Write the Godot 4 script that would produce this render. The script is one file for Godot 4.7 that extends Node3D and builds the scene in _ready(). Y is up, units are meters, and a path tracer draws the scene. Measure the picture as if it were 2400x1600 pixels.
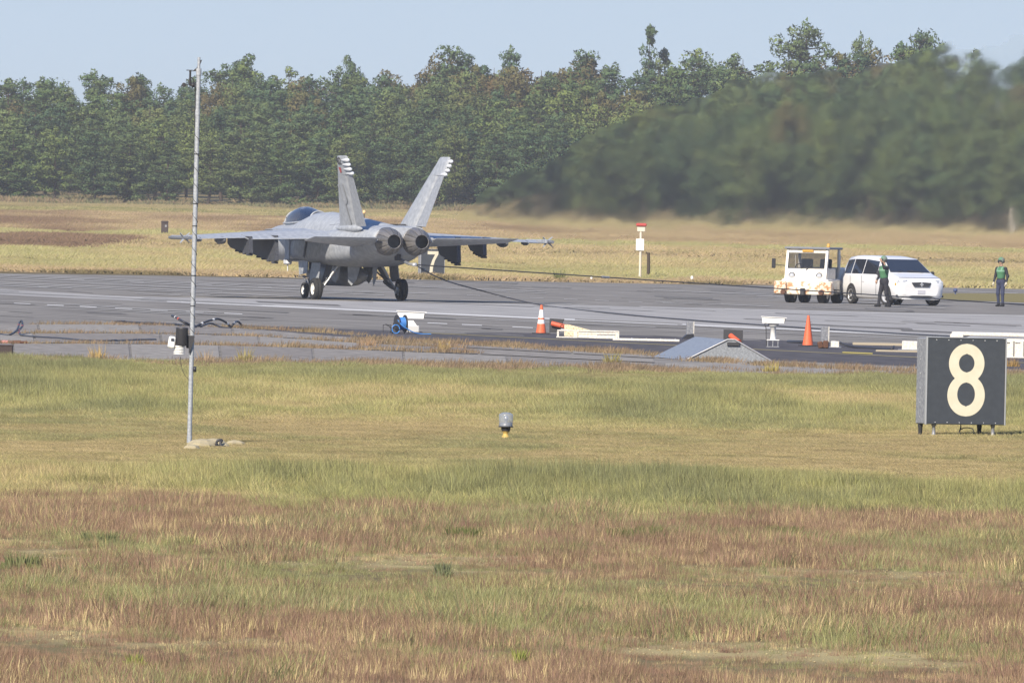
extends Node3D
# A fighter jet held by an arresting cable on an airfield, seen through a long lens.

const F := 27600.0          # focal length in photograph pixels (2400 x 1600)
const CAM_H := 2.9
var cam_basis: Basis
var rng := RandomNumberGenerator.new()
var M := {}
var taken := {}
const RUN := 0.3316         # the runway runs away to the left, 19 degrees off the view
var along := Vector3(-sin(RUN), 0, -cos(RUN))
var across := Vector3(cos(RUN), 0, -sin(RUN))

# ------------------------------------------------------------------ helpers
func lin(r: float, g: float, b: float) -> Color:
	return Color(r, g, b).linear_to_srgb()

func ground_h(d: float) -> float:
	if d < 575.0: return 0.0
	if d < 1100.0: return (d - 575.0) / 525.0 * 3.35 - 0.5 * smoothstep(690.0, 693.5, d) * (1.0 - smoothstep(711.0, 723.0, d))    # added dip that keeps the heat haze's shadow out of view
	return 3.35 + minf((d - 1100.0) * 0.022, 4.0)

func ray(px: float, py: float) -> Vector3:
	return cam_basis * Vector3(px - 1200.0, 800.0 - py, -F)

func at(px: float, py: float, h: float = 0.0) -> Vector3:      # the point of height h that stands at a place of the photograph
	var r := ray(px, py)
	var t := (h - CAM_H) / r.y
	return Vector3(r.x * t, h, r.z * t)

func at_d(px: float, py: float, d: float) -> Vector3:
	var r := ray(px, py)
	var t := -d / r.z
	return Vector3(r.x * t, CAM_H + r.y * t, -d)

func on_ground(px: float, d: float) -> Vector3:               # ground point in the column px at distance d
	var p := at_d(px, 511.0 + (px - 1200.0) * 0.0205, d)
	return Vector3(p.x, ground_h(d), -d)

func numbered(called: String) -> String:
	var n: int = taken.get(called, 0)
	taken[called] = n + 1
	return called if n == 0 else "%s_%03d" % [called, n]

func noise_tex(freq: float, lo: Color, hi: Color, sd: int, size := 512, oct := 4, mid := -1.0) -> NoiseTexture2D:
	var n := FastNoiseLite.new()
	n.noise_type = FastNoiseLite.TYPE_SIMPLEX_SMOOTH
	n.frequency = freq; n.seed = sd; n.fractal_octaves = oct
	var g := Gradient.new()
	g.set_color(0, lo); g.set_color(1, hi)
	if mid > 0.0:
		g.set_offset(0, mid - 0.12); g.set_offset(1, mid + 0.12)
	var t := NoiseTexture2D.new()
	t.width = size; t.height = size; t.seamless = true; t.noise = n; t.color_ramp = g; t.generate_mipmaps = true
	return t

func mat(c: Color, rough := 0.7, metal := 0.0) -> StandardMaterial3D:
	var m := StandardMaterial3D.new()
	m.albedo_color = c; m.roughness = rough; m.metallic = metal
	return m

func worn(c: Color, rough: float, tex: Texture2D, scale := 1.0, metal := 0.0) -> StandardMaterial3D:
	var m := mat(c, rough, metal)
	m.albedo_texture = tex
	m.uv1_triplanar = true
	m.uv1_scale = Vector3.ONE * scale
	return m

func start() -> SurfaceTool:
	var st := SurfaceTool.new()
	st.begin(Mesh.PRIMITIVE_TRIANGLES)
	st.set_smooth_group(-1)
	return st

func obj(called: String, st: SurfaceTool, m: Material, parent: Node = self) -> MeshInstance3D:
	st.generate_normals()
	return put(called, st.commit(), m, parent)

func put(called: String, mesh: Mesh, m: Material, parent: Node = self) -> MeshInstance3D:
	var o := MeshInstance3D.new()
	o.mesh = mesh
	o.name = numbered(called) if parent == self else called
	if m: o.material_override = m
	parent.add_child(o, true)
	return o

func tag(o: Node, label: String, category: String, group := "", kind := ""):
	if label != "": o.set_meta("label", label)
	if category != "": o.set_meta("category", category)
	if group != "": o.set_meta("group", group)
	if kind != "": o.set_meta("kind", kind)
	return o

func thing(called: String, label: String, category: String, pos: Vector3, turn := 0.0, group := "") -> Node3D:
	var o := Node3D.new()
	o.name = numbered(called)
	add_child(o)
	o.position = pos; o.rotation.y = turn
	tag(o, label, category, group)
	return o

func tri(st: SurfaceTool, a: Vector3, b: Vector3, c: Vector3):
	st.add_vertex(a); st.add_vertex(b); st.add_vertex(c)

func quad(st: SurfaceTool, a: Vector3, b: Vector3, c: Vector3, d: Vector3):
	tri(st, a, b, c); tri(st, a, c, d)

func box(st: SurfaceTool, c: Vector3, s: Vector3, bs := Basis.IDENTITY, bevel := 0.0):
	# a box with chamfered edges
	var h := s * 0.5
	var b := minf(bevel, minf(h.x, minf(h.y, h.z)) * 0.49)
	if b <= 0.0:
		var v := []
		for i in 8:
			v.append(c + bs * Vector3(h.x if i & 1 else -h.x, h.y if i & 2 else -h.y, h.z if i & 4 else -h.z))
		for f in [[0, 1, 3, 2], [5, 4, 6, 7], [4, 0, 2, 6], [1, 5, 7, 3], [2, 3, 7, 6], [4, 5, 1, 0]]:
			quad(st, v[f[0]], v[f[3]], v[f[2]], v[f[1]])
		return
	var ring := func(y: float, ix: float, iz: float) -> Array:
		var r := []
		for p in [[-1, -1, 0], [-1, -1, 1], [1, -1, 1], [1, -1, 0], [1, 1, 0], [1, 1, 1], [-1, 1, 1], [-1, 1, 0]]:
			var x: float = (h.x - ix) - (b if p[2] == 1 else 0.0)
			var z: float = (h.z - iz) - (0.0 if p[2] == 1 else b)
			r.append(c + bs * Vector3(x * p[0], y, z * p[1]))
		return r
	loft(st, [ring.call(-h.y, b, b), ring.call(-h.y + b, 0.0, 0.0), ring.call(h.y - b, 0.0, 0.0), ring.call(h.y, b, b)], true, true)

func loft(st: SurfaceTool, rings: Array, cap0 := true, cap1 := true):
	var n: int = rings[0].size()
	for i in rings.size() - 1:
		for j in n:
			var k := (j + 1) % n
			quad(st, rings[i][j], rings[i][k], rings[i + 1][k], rings[i + 1][j])
	if cap0: fan(st, rings[0], false)
	if cap1: fan(st, rings[-1], true)

func fan(st: SurfaceTool, r: Array, flip: bool):
	var c := Vector3.ZERO
	for p in r: c += p
	c /= r.size()
	for j in r.size():
		var k := (j + 1) % r.size()
		if flip: tri(st, c, r[j], r[k])
		else: tri(st, c, r[k], r[j])

func frame_of(dir: Vector3) -> Basis:
	var d := dir.normalized()
	var u := Vector3.UP if absf(d.y) < 0.95 else Vector3.RIGHT
	var x := u.cross(d).normalized()
	return Basis(x, d.cross(x), d)

func circle(c: Vector3, b: Basis, r: float, n: int, ry := -1.0) -> Array:
	var out := []
	for i in n:
		var a := TAU * i / n
		out.append(c + b.x * cos(a) * r + b.y * sin(a) * (r if ry < 0.0 else ry))
	return out

func tube(st: SurfaceTool, pts: Array, radii, n := 8, caps := true):
	var rings := []
	for i in pts.size():
		var d: Vector3 = pts[mini(i + 1, pts.size() - 1)] - pts[maxi(i - 1, 0)]
		var r: float = radii[i] if radii is Array else radii
		rings.append(circle(pts[i], frame_of(d), r, n))
	st.set_smooth_group(0)
	loft(st, rings, false, false)
	st.set_smooth_group(-1)
	if caps:
		fan(st, rings[0], false); fan(st, rings[-1], true)

func lathe(st: SurfaceTool, prof: Array, o: Vector3, b := Basis.IDENTITY, n := 16, smooth := true, caps := true):
	# prof: [radius, distance along the basis' z]
	var rings := []
	for p in prof: rings.append(circle(o + b.z * p[1], b, maxf(p[0], 0.0004), n))
	st.set_smooth_group(0 if smooth else -1)
	loft(st, rings, false, false)
	st.set_smooth_group(-1)
	if caps:
		fan(st, rings[0], false); fan(st, rings[-1], true)

const ZUP := Basis(Vector3(1, 0, 0), Vector3(0, 0, -1), Vector3(0, 1, 0))     # lathe axis upward

func prism(st: SurfaceTool, poly: PackedVector2Array, o: Vector3, ax: Vector3, ay: Vector3, depth: Vector3):
	var idx := Geometry2D.triangulate_polygon(poly)
	var f := func(p: Vector2, k: float) -> Vector3: return o + ax * p.x + ay * p.y + depth * k
	for i in range(0, idx.size(), 3):
		tri(st, f.call(poly[idx[i]], 0.0), f.call(poly[idx[i + 1]], 0.0), f.call(poly[idx[i + 2]], 0.0))
		tri(st, f.call(poly[idx[i]], 1.0), f.call(poly[idx[i + 2]], 1.0), f.call(poly[idx[i + 1]], 1.0))
	for i in poly.size():
		var j := (i + 1) % poly.size()
		quad(st, f.call(poly[i], 0.0), f.call(poly[j], 0.0), f.call(poly[j], 1.0), f.call(poly[i], 1.0))

func smooth_path(pts: Array, step: float) -> Array:
	var c := Curve3D.new()
	for i in pts.size():
		var t: Vector3 = (pts[mini(i + 1, pts.size() - 1)] - pts[maxi(i - 1, 0)]) / 6.0
		c.add_point(pts[i], -t, t)
	c.bake_interval = step
	return Array(c.get_baked_points())

# ------------------------------------------------------------------ bodies (surface nets over tapered capsules)
func capsule(p: Vector3, a: Vector3, b: Vector3, ra: float, rb: float) -> float:
	var ab := b - a
	var t := clampf((p - a).dot(ab) / maxf(ab.length_squared(), 1e-9), 0.0, 1.0)
	return p.distance_to(a + ab * t) - lerpf(ra, rb, t)

func flesh(st: SurfaceTool, bones: Array, cell: float, k: float, paint: Callable):
	var lo := Vector3.INF
	var hi := -Vector3.INF
	for b in bones:
		var r: float = maxf(b[2], b[3]) + cell * 3.0
		for q in [b[0], b[1]]:
			lo = lo.min(q - Vector3.ONE * r); hi = hi.max(q + Vector3.ONE * r)
	var n := Vector3i(((hi - lo) / cell).ceil()) + Vector3i.ONE
	var val := PackedFloat32Array()
	val.resize(n.x * n.y * n.z)
	val.fill(1.0)
	for b in bones:
		var r: float = maxf(b[2], b[3]) + cell * 3.0
		var l := Vector3i(((b[0].min(b[1]) - Vector3.ONE * r - lo) / cell).floor()).clamp(Vector3i.ZERO, n - Vector3i.ONE)
		var u := Vector3i(((b[0].max(b[1]) + Vector3.ONE * r - lo) / cell).ceil()).clamp(Vector3i.ZERO, n - Vector3i.ONE)
		for z in range(l.z, u.z + 1):
			for y in range(l.y, u.y + 1):
				for x in range(l.x, u.x + 1):
					var i := x + n.x * (y + n.y * z)
					var d := capsule(lo + Vector3(x, y, z) * cell, b[0], b[1], b[2], b[3])
					var o := val[i]
					var h := maxf(k - absf(d - o), 0.0) / k
					val[i] = minf(d, o) - h * h * k * 0.25
	var at_cell := {}
	var verts := []
	var sx := 1
	var sy := n.x
	var sz := n.x * n.y
	var corner := [0, sx, sy, sx + sy, sz, sx + sz, sy + sz, sx + sy + sz]
	for z in n.z - 1:
		for y in n.y - 1:
			for x in n.x - 1:
				var i := x + sy * y + sz * z
				var inside := 0
				for c in 8:
					if val[i + corner[c]] < 0.0: inside += 1
				if inside == 0 or inside == 8: continue
				var s := Vector3.ZERO
				var m := 0
				for e in [[0, 1], [2, 3], [4, 5], [6, 7], [0, 2], [1, 3], [4, 6], [5, 7], [0, 4], [1, 5], [2, 6], [3, 7]]:
					var va := val[i + corner[e[0]]]
					var vb := val[i + corner[e[1]]]
					if (va < 0.0) != (vb < 0.0):
						var t := va / (va - vb)
						var pa := Vector3(e[0] & 1, (e[0] >> 1) & 1, e[0] >> 2)
						var pb := Vector3(e[1] & 1, (e[1] >> 1) & 1, e[1] >> 2)
						s += pa.lerp(pb, t); m += 1
				at_cell[i] = verts.size()
				verts.append(lo + (Vector3(x, y, z) + s / m) * cell)
	st.set_smooth_group(0)
	for i in at_cell:
		var x: int = i % n.x
		var y: int = (i / n.x) % n.y
		var z: int = i / (n.x * n.y)
		for ax in 3:
			var d: int = [sx, sy, sz][ax]
			var p: int = [sy, sz, sx][ax]
			var q: int = [sz, sx, sy][ax]
			if (val[i] < 0.0) == (val[i + d] < 0.0): continue
			if not (at_cell.has(i - p) and at_cell.has(i - q) and at_cell.has(i - p - q)): continue
			var a: Vector3 = verts[at_cell[i]]
			var b: Vector3 = verts[at_cell[i - p]]
			var c: Vector3 = verts[at_cell[i - p - q]]
			var e: Vector3 = verts[at_cell[i - q]]
			var f := [a, e, c, a, c, b] if val[i] >= 0.0 else [a, b, c, a, c, e]
			for v in f:
				st.set_color(paint.call(v)); st.add_vertex(v)
	st.set_smooth_group(-1)

# ------------------------------------------------------------------ the jet
func ring_se(z: float, hw: float, yb: float, yt: float, nb := 2.2, nt := 2.2, n := 44, yc := -1.0) -> Array:
	# one fuselage section: a rounded shape with its own squareness above and below
	var mid := (yb + yt) * 0.5 if yc < 0.0 else yc
	var r := []
	for i in n:
		var a := TAU * i / n
		var c := cos(a)
		var s := sin(a)
		var e := 2.0 / (nt if s >= 0.0 else nb)
		var h := (yt - mid) if s >= 0.0 else (mid - yb)
		r.append(Vector3(hw * signf(c) * pow(absf(c), e), mid + h * signf(s) * pow(absf(s), e), z))
	return r

func foil(st: SurfaceTool, secs: Array, cap_in := true, cap_out := true):
	# secs: [x, y, leading z, trailing z, thickness] -> lens-shaped surface with sharp edges; x and y may run upward for a fin
	var rings := []
	for s in secs:
		var n: Vector3 = s[5] if s.size() > 5 else Vector3.UP
		var r := []
		for t in [[0.0, 0.0], [0.04, 0.35], [0.16, 0.78], [0.4, 1.0], [0.72, 0.62], [1.0, 0.10], [1.0, -0.10], [0.72, -0.62], [0.4, -1.0], [0.16, -0.78], [0.04, -0.35]]:
			r.append(Vector3(s[0], s[1], lerpf(s[2], s[3], t[0])) + n * (t[1] * s[4] * 0.5))
		rings.append(r)
	st.set_smooth_group(1)
	loft(st, rings, false, false)
	st.set_smooth_group(-1)
	if cap_in: fan(st, rings[0], false)
	if cap_out: fan(st, rings[-1], true)

func wheel(parent: Node, called: String, c: Vector3, r: float, w: float, rim_r: float, hub: Material, n := 24):
	# a tyre with rounded shoulders round a dished rim, axle along x
	var b := Basis(Vector3(0, 1, 0), Vector3(0, 0, 1), Vector3(1, 0, 0))
	var h := w * 0.5
	var t := start()
	lathe(t, [[rim_r, -h * 0.75], [rim_r * 1.12, -h], [r * 0.9, -h], [r * 0.97, -h * 0.8], [r, -h * 0.4], [r, -h * 0.12], [r * 0.985, -h * 0.08], [r * 0.985, h * 0.08], [r, h * 0.12], [r, h * 0.4], [r * 0.97, h * 0.8], [r * 0.9, h], [rim_r * 1.12, h], [rim_r, h * 0.75]], c, b, n, true, false)
	var wh := Node3D.new()
	wh.name = called
	parent.add_child(wh, true)
	obj("tyre", t, M.rubber, wh)
	var k := start()
	lathe(k, [[rim_r * 0.15, -h * 0.98], [rim_r * 0.32, -h * 0.95], [rim_r * 0.4, -h * 0.55], [rim_r * 0.78, -h * 0.5], [rim_r * 0.9, -h * 0.85], [rim_r, -h * 0.9], [rim_r, h * 0.9], [rim_r * 0.9, h * 0.85], [rim_r * 0.78, h * 0.5], [rim_r * 0.4, h * 0.55], [rim_r * 0.32, h * 0.95], [rim_r * 0.15, h * 0.98]], c, b, n, false, true)
	obj("rim", k, hub, wh)
	return wh

func text_part(called: String, txt: String, size: float, m: Material, parent: Node, xf: Transform3D, depth := 0.006):
	var t := TextMesh.new()
	var f := SystemFont.new()
	f.font_names = PackedStringArray(["Droid Sans"]); f.font_weight = 700
	t.font = f; t.text = txt; t.font_size = 64; t.pixel_size = size / 64.0; t.depth = depth; t.curve_step = 2.0
	var o := put(called, t, m, parent)
	o.transform = xf
	return o

func make_jet():
	var o := at(840, 703.5)
	var j := thing("fighter_jet", "grey twin-engine fighter jet with two canted tail fins, held by cables on the runway", "jet", o, RUN)
	j.rotation.z = 0.008
	# ---- fuselage: nose, cockpit, spine
	var st := start()
	st.set_smooth_group(1)
	var secs := [[-11.5, 0.03, 1.80, 1.86], [-11.1, 0.17, 1.68, 1.98], [-10.4, 0.40, 1.50, 2.16], [-9.4, 0.60, 1.36, 2.36], [-8.4, 0.74, 1.28, 2.50], [-7.0, 0.84, 1.24, 2.60], [-5.8, 0.88, 1.24, 2.66], [-4.9, 0.88, 1.26, 2.82], [-4.2, 0.86, 1.28, 2.95], [-3.0, 0.84, 1.28, 2.99], [-1.2, 0.80, 1.28, 2.90], [0.6, 0.72, 1.30, 2.79], [2.2, 0.62, 1.38, 2.68], [3.6, 0.50, 1.55, 2.58], [4.5, 0.40, 1.72, 2.46]]
	var rings := []
	for s in secs: rings.append(ring_se(s[0], s[1], s[2], s[3], 2.3, 1.9))
	loft(st, rings)
	obj("fuselage", st, M.jet, j)
	# ---- intakes and engine bay
	st = start()
	st.set_smooth_group(1)
	rings = []
	for s in [[-3.3, 1.42, 1.34, 2.12, 5.0, 5.0], [-2.6, 1.46, 1.28, 2.22, 4.6, 4.6], [-1.2, 1.48, 1.16, 2.34, 4.0, 4.0], [0.4, 1.46, 1.13, 2.44, 3.4, 3.6], [1.8, 1.38, 1.16, 2.52, 3.0, 3.2], [2.9, 1.24, 1.27, 2.57, 2.7, 3.0], [3.8, 1.10, 1.43, 2.57, 2.6, 3.0], [4.35, 1.03, 1.54, 2.53, 2.6, 3.0], [4.55, 0.98, 1.57, 2.50, 2.6, 3.0]]:
		rings.append(ring_se(s[0], s[1], s[2], s[3], s[4], s[5]))
	loft(st, rings)
	obj("engine_bay", st, M.jet, j)
	for s in [-1.0, 1.0]:
		# intake mouth and splitter
		st = start()
		box(st, Vector3(s * 1.43, 1.72, -3.5), Vector3(0.04, 0.80, 0.5), Basis.IDENTITY, 0.012)
		box(st, Vector3(s * 1.15, 2.10, -3.5), Vector3(0.60, 0.04, 0.5), Basis.IDENTITY, 0.012)
		box(st, Vector3(s * 1.15, 1.34, -3.5), Vector3(0.60, 0.04, 0.5), Basis.IDENTITY, 0.012)
		obj("intake_lip", st, M.jet, j)
		st = start()
		box(st, Vector3(s * 0.86, 1.72, -3.55), Vector3(0.03, 0.82, 0.62), Basis.IDENTITY, 0.01)
		obj("splitter_plate", st, M.jet, j)
		# leading edge extension
		st = start()
		foil(st, [[s * 0.66, 2.33, -8.6, -2.8, 0.11], [s * 0.95, 2.35, -7.2, -2.8, 0.11], [s * 1.28, 2.35, -5.7, -2.8, 0.10], [s * 1.66, 2.34, -4.4, -2.8, 0.08]])
		obj("leading_edge_extension", st, M.jet, j)
		# wing: main panel, leading flap, two trailing flaps that droop
		var wsec := func(x: float) -> Array:
			var t := (x - 1.3) / 5.25
			var zl := lerpf(-3.75, -1.15, t) - (0.17 if x > 4.41 else 0.0)
			var zt := lerpf(1.35, 0.62, t)
			return [s * x, lerpf(2.31, 2.06, t), zl, zt, lerpf(0.21, 0.085, t)]
		st = start()
		var ms := []
		for x in [1.3, 2.4, 3.4, 4.4, 4.42, 5.4, 6.32]:
			var w: Array = wsec.call(x)
			ms.append([w[0], w[1], w[2], lerpf(w[2], w[3], 0.76), w[4]])
		foil(st, ms)
		obj("wing", st, M.jet, j)
		for seg in [[1.36, 4.28, 0.17, "flap"], [4.34, 6.25, 0.10, "aileron"]]:
			st = start()
			var fs := []
			for x in [seg[0], (seg[0] + seg[1]) * 0.5, seg[1]]:
				var w: Array = wsec.call(x)
				var zh := lerpf(w[2], w[3], 0.765)
				var len: float = w[3] - zh
				var th: float = w[4] * 0.5
				# a wedge from the hinge to a sharp trailing edge
				var r := []
				for q in [[0.0, 0.62], [0.0, -0.62], [1.0, -0.10], [1.0, 0.10], [0.3, 0.55]]:
					r.append(Vector3(w[0], w[1] + q[1] * th - q[0] * len * tan(seg[2]), zh + q[0] * len))
				fs.append(r)
			st.set_smooth_group(-1)
			loft(st, fs)
			obj(seg[3], st, M.jet, j)
		# pylons, toed out, with sway braces along the lower edge
		for p in [[3.35, -0.35, 2.75, 0.86, 0.0], [4.25, 0.0, 2.05, 0.56, 0.0]]:
			var w: Array = wsec.call(p[0])
			var bs := Basis(Vector3.UP, -s * 0.07)
			var py := Node3D.new()
			py.name = "pylon"
			j.add_child(py, true)
			py.position = Vector3(s * p[0], w[1] - 0.03, p[1])
			py.basis = bs
			st = start()
			var L: float = p[2]
			var hgt: float = p[3]
			var poly := PackedVector2Array([Vector2(-L * 0.5, 0), Vector2(L * 0.46, 0), Vector2(L * 0.5, -hgt), Vector2(L * 0.40, -hgt - 0.04), Vector2(-L * 0.36, -hgt * 0.72), Vector2(-L * 0.5, -hgt * 0.45)])
			prism(st, poly, Vector3(-0.065, 0, 0), Vector3.BACK, Vector3.UP, Vector3(0.13, 0, 0))
			obj("pylon_body", st, M.pylon, py)
			for q in 4:
				var t := 0.42 - q * 0.17
				st = start()
				box(st, Vector3(0, -lerpf(hgt * 0.72, hgt + 0.03, (t + 0.36) / 0.76) - 0.03, L * t), Vector3(0.22, 0.07, 0.10), Basis.IDENTITY, 0.015)
				obj("sway_brace", st, M.pylon, py)
		# hinge fairings under the outer wing
		for p in [[5.05, 0.30, 0.60, 0.15], [5.85, 0.35, 0.42, 0.09]]:
			var w: Array = wsec.call(p[0])
			st = start()
			lathe(st, [[0.01, -p[2]], [p[3] * 0.6, -p[2] * 0.7], [p[3], -p[2] * 0.1], [p[3] * 0.9, p[2] * 0.4], [0.02, p[2] * 0.9]], Vector3(s * p[0], w[1] - p[3] * 0.9, p[1]), Basis.IDENTITY, 10)
			obj("hinge_fairing", st, M.jet_dark, j)
		# wingtip rail with a finned practice round
		st = start()
		box(st, Vector3(s * 6.37, 2.07, 0.05), Vector3(0.10, 0.14, 2.1), Basis.IDENTITY, 0.03)
		var rail := obj("wingtip_rail", st, M.jet, j)
		st = start()
		lathe(st, [[0.004, -1.2], [0.05, -1.05], [0.06, -0.85], [0.06, 1.2], [0.05, 1.22]], Vector3(s * 6.49, 2.06, 0.18), Basis.IDENTITY, 12)
		obj("tip_round", st, M.jet_dark, rail)
		for q in 4:
			var a := PI * 0.25 + q * PI * 0.5
			st = start()
			prism(st, PackedVector2Array([Vector2(-0.25, 0.05), Vector2(0.02, 0.05), Vector2(0.02, 0.24), Vector2(-0.08, 0.24)]), Vector3(s * 6.49, 2.06, 0.9), Vector3.BACK, Vector3(cos(a), sin(a), 0), Vector3(-sin(a), cos(a), 0) * 0.012)
			obj("tip_fin", st, M.jet, rail)
		# all-moving tailplane, trailing edge up
		var sb := Node3D.new()
		sb.name = "stabilator"
		j.add_child(sb, true)
		sb.position = Vector3(s * 1.0, 2.02, 4.1)
		sb.rotation = Vector3(-0.12, 0, -s * 0.035)
		st = start()
		foil(st, [[0.0, 0, -1.45, 1.15, 0.14], [s * 0.5, 0, -1.15, 1.35, 0.13], [s * 2.55, 0, 0.75, 2.1, 0.06], [s * 2.62, 0, 0.95, 2.08, 0.02]])
		obj("stabilator_panel", st, M.jet, sb)
		st = start()
		lathe(st, [[0.02, -0.6], [0.13, -0.2], [0.15, 0.2], [0.08, 0.7]], Vector3(s * 0.0, 0, 0), Basis.IDENTITY, 10)
		obj("stabilator_root", st, M.jet, sb)
		# fin: fixed part, rudder, tip, pods on the trailing edge
		var fin := Node3D.new()
		fin.name = "tail_fin"
		j.add_child(fin, true)
		fin.position = Vector3(s * 1.03, 2.45, 2.45)
		var up := Vector3(s * 0.33, 1, 0).normalized()
		var nrm := Vector3.ZERO
		nrm = Vector3(up.y, -up.x, 0)
		var H := 2.58
		var fsec := func(t: float) -> Array:
			return [lerpf(-1.42, 0.62, t), lerpf(1.45, 1.72, t), lerpf(0.17, 0.08, t)]
		var fr := []
		for t in [0.0, 0.05, 0.3, 0.6, 0.74]:
			var q: Array = fsec.call(t)
			fr.append([up.x * H * t, H * up.y * t, q[0], lerpf(q[0], q[1], 0.68), q[2], nrm])
		st = start()
		foil(st, fr)
		obj("fin_panel", st, M.jet, fin)
		fr = []
		for t in [0.742, 0.86, 0.985, 1.0]:
			var q: Array = fsec.call(t)
			fr.append([up.x * H * t, H * up.y * t, q[0] + (0.08 if t == 1.0 else 0.0), q[1] - (0.1 if t == 1.0 else 0.0), q[2] * (0.3 if t == 1.0 else 1.0), nrm])
		st = start()
		foil(st, fr)
		obj("fin_tip", st, M.jet, fin)
		st = start()
		fr = []
		for t in [0.035, 0.35, 0.735]:
			var q: Array = fsec.call(t)
			var c := Vector3(up.x * H * t, H * up.y * t, 0)
			var z0 := lerpf(q[0], q[1], 0.695)
			var th: float = q[2] * 0.34
			fr.append([c + Vector3(0, 0, z0) + nrm * th, c + Vector3(0, 0, q[1]) + nrm * 0.008, c + Vector3(0, 0, q[1]) - nrm * 0.008, c + Vector3(0, 0, z0) - nrm * th])
		loft(st, fr)
		obj("rudder", st, M.jet_rud, fin)
		for q in 4:
			var t := 0.945 - q * 0.062
			var f: Array = fsec.call(t)
			st = start()
			lathe(st, [[0.005, -0.6], [0.035, -0.4], [0.062, -0.1], [0.066, 0.12], [0.05, 0.2], [0.02, 0.235]], Vector3(up.x * H * t, H * up.y * t, f[1] - (0.05 + 0.12 * (3 - q) * 0.0)) + nrm * s * 0.05 * (1.0 if q != 3 else 0.3), Basis.IDENTITY, 12)
			obj("antenna_pod", st, M.jet_pale, fin)
		# root fairing
		st = start()
		lathe(st, [[0.02, -1.7], [0.09, -1.1], [0.13, -0.2], [0.13, 0.5], [0.07, 0.9], [0.02, 1.1]], Vector3(s * 0.05, 0.0, 0), Basis.IDENTITY, 14)
		obj("fin_fairing", st, M.jet, fin)
		if s < 0.0:
			var face := Basis(Vector3.BACK, up, nrm * -1.0)
			face = Basis(Vector3.BACK, up, Vector3.BACK.cross(up))
			text_part("fin_number", "02", 0.36, M.mark_black, fin, Transform3D(face, up * H * 0.93 + Vector3(0, 0, 0.80) - nrm * 0.05))
			text_part("fin_letter", "U", 0.95, M.mark_grey, fin, Transform3D(face, up * H * 0.47 + Vector3(0, 0, 0.22) - nrm * 0.072))
			text_part("fin_letter", "J", 0.95, M.mark_grey, fin, Transform3D(face, up * H * 0.23 + Vector3(0, 0, 0.12) - nrm * 0.082))
			st = start()
			prism(st, PackedVector2Array([Vector2(0, 0), Vector2(0.14, 0.05), Vector2(0.16, 0.2), Vector2(-0.04, 0.22)]), up * H * 0.765 + Vector3(0, 0, 0.62) - nrm * 0.056, Vector3.BACK, up, nrm * -0.006)
			obj("fin_emblem", st, M.mark_red, fin)
		# engine nozzle: ring, twelve petals, dark pipe
		var nz := Node3D.new()
		nz.name = "engine_nozzle"
		j.add_child(nz, true)
		nz.position = Vector3(s * 0.49, 2.035, 4.42)
		st = start()
		lathe(st, [[0.44, -0.3], [0.475, -0.1], [0.478, 0.10], [0.462, 0.16], [0.44, 0.16]], Vector3.ZERO, Basis.IDENTITY, 36, true, false)
		obj("nozzle_ring", st, M.nozzle_ring, nz)
		for q in 12:
			st = start()
			var rr := []
			for e in [[0.457, 0.15], [0.452, 0.32], [0.42, 0.50], [0.355, 0.66], [0.245, 0.82]]:
				var r := []
				for a in 5:
					var an := TAU * (q + 0.02 + a * 0.24) / 12.0
					r.append(Vector3(cos(an) * e[0], sin(an) * e[0], e[1]))
				for a in 5:
					var an := TAU * (q + 0.98 - a * 0.24) / 12.0
					r.append(Vector3(cos(an) * (e[0] - 0.022), sin(an) * (e[0] - 0.022), e[1] - 0.008))
				rr.append(r)
			st.set_smooth_group(1)
			loft(st, rr, false, false)
			st.set_smooth_group(-1)
			fan(st, rr[-1], true)
			obj("nozzle_petal", st, M.petals[(q * 5 + (0 if s < 0 else 2)) % 3], nz)
		st = start()
		lathe(st, [[0.232, 0.79], [0.33, 0.62], [0.40, 0.30], [0.40, -1.2], [0.02, -1.25]], Vector3.ZERO, Basis.IDENTITY, 30, true, false)
		obj("tail_pipe", st, M.soot, nz)
		# main gear: bay brace, leg, trailing arm, shock strut, axle, wheel, door
		var leg := Node3D.new()
		leg.name = "main_gear"
		j.add_child(leg, true)
		st = start()
		tube(st, [Vector3(s * 0.82, 1.35, -0.62), Vector3(s * 0.98, 1.0, -0.42), Vector3(s * 1.12, 0.70, -0.30)], [0.12, 0.11, 0.09], 10)
		obj("gear_leg", st, M.gear, leg)
		st = start()
		tube(st, [Vector3(s * 1.08, 0.66, -0.46), Vector3(s * 1.22, 0.48, -0.2), Vector3(s * 1.36, 0.38, 0.0)], [0.085, 0.075, 0.07], 10)
		obj("trailing_arm", st, M.gear, leg)
		st = start()
		tube(st, [Vector3(s * 0.72, 1.28, 0.15), Vector3(s * 1.02, 0.82, 0.05)], 0.05, 8)
		tube(st, [Vector3(s * 1.02, 0.82, 0.05), Vector3(s * 1.28, 0.44, 0.02)], 0.032, 8)
		obj("shock_strut", st, M.gear_bright, leg)
		st = start()
		tube(st, [Vector3(s * 1.30, 0.37, 0), Vector3(s * 1.56, 0.37, 0)], 0.055, 8)
		obj("axle", st, M.gear, leg)
		st = start()
		tube(st, [Vector3(s * 0.66, 1.2, -0.9), Vector3(s * 1.05, 0.72, -0.36)], 0.03, 6)
		tube(st, [Vector3(s * 0.96, 0.95, -0.30), Vector3(s * 1.2, 0.56, -0.06)], 0.018, 6)
		obj("drag_brace", st, M.gear, leg)
		st = start()
		lathe(st, [[0.14, -0.05], [0.15, 0.0], [0.14, 0.05]], Vector3(s * 1.36, 0.37, 0.0), Basis(Vector3(0, 1, 0), Vector3(0, 0, 1), Vector3(1, 0, 0)), 14)
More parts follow.
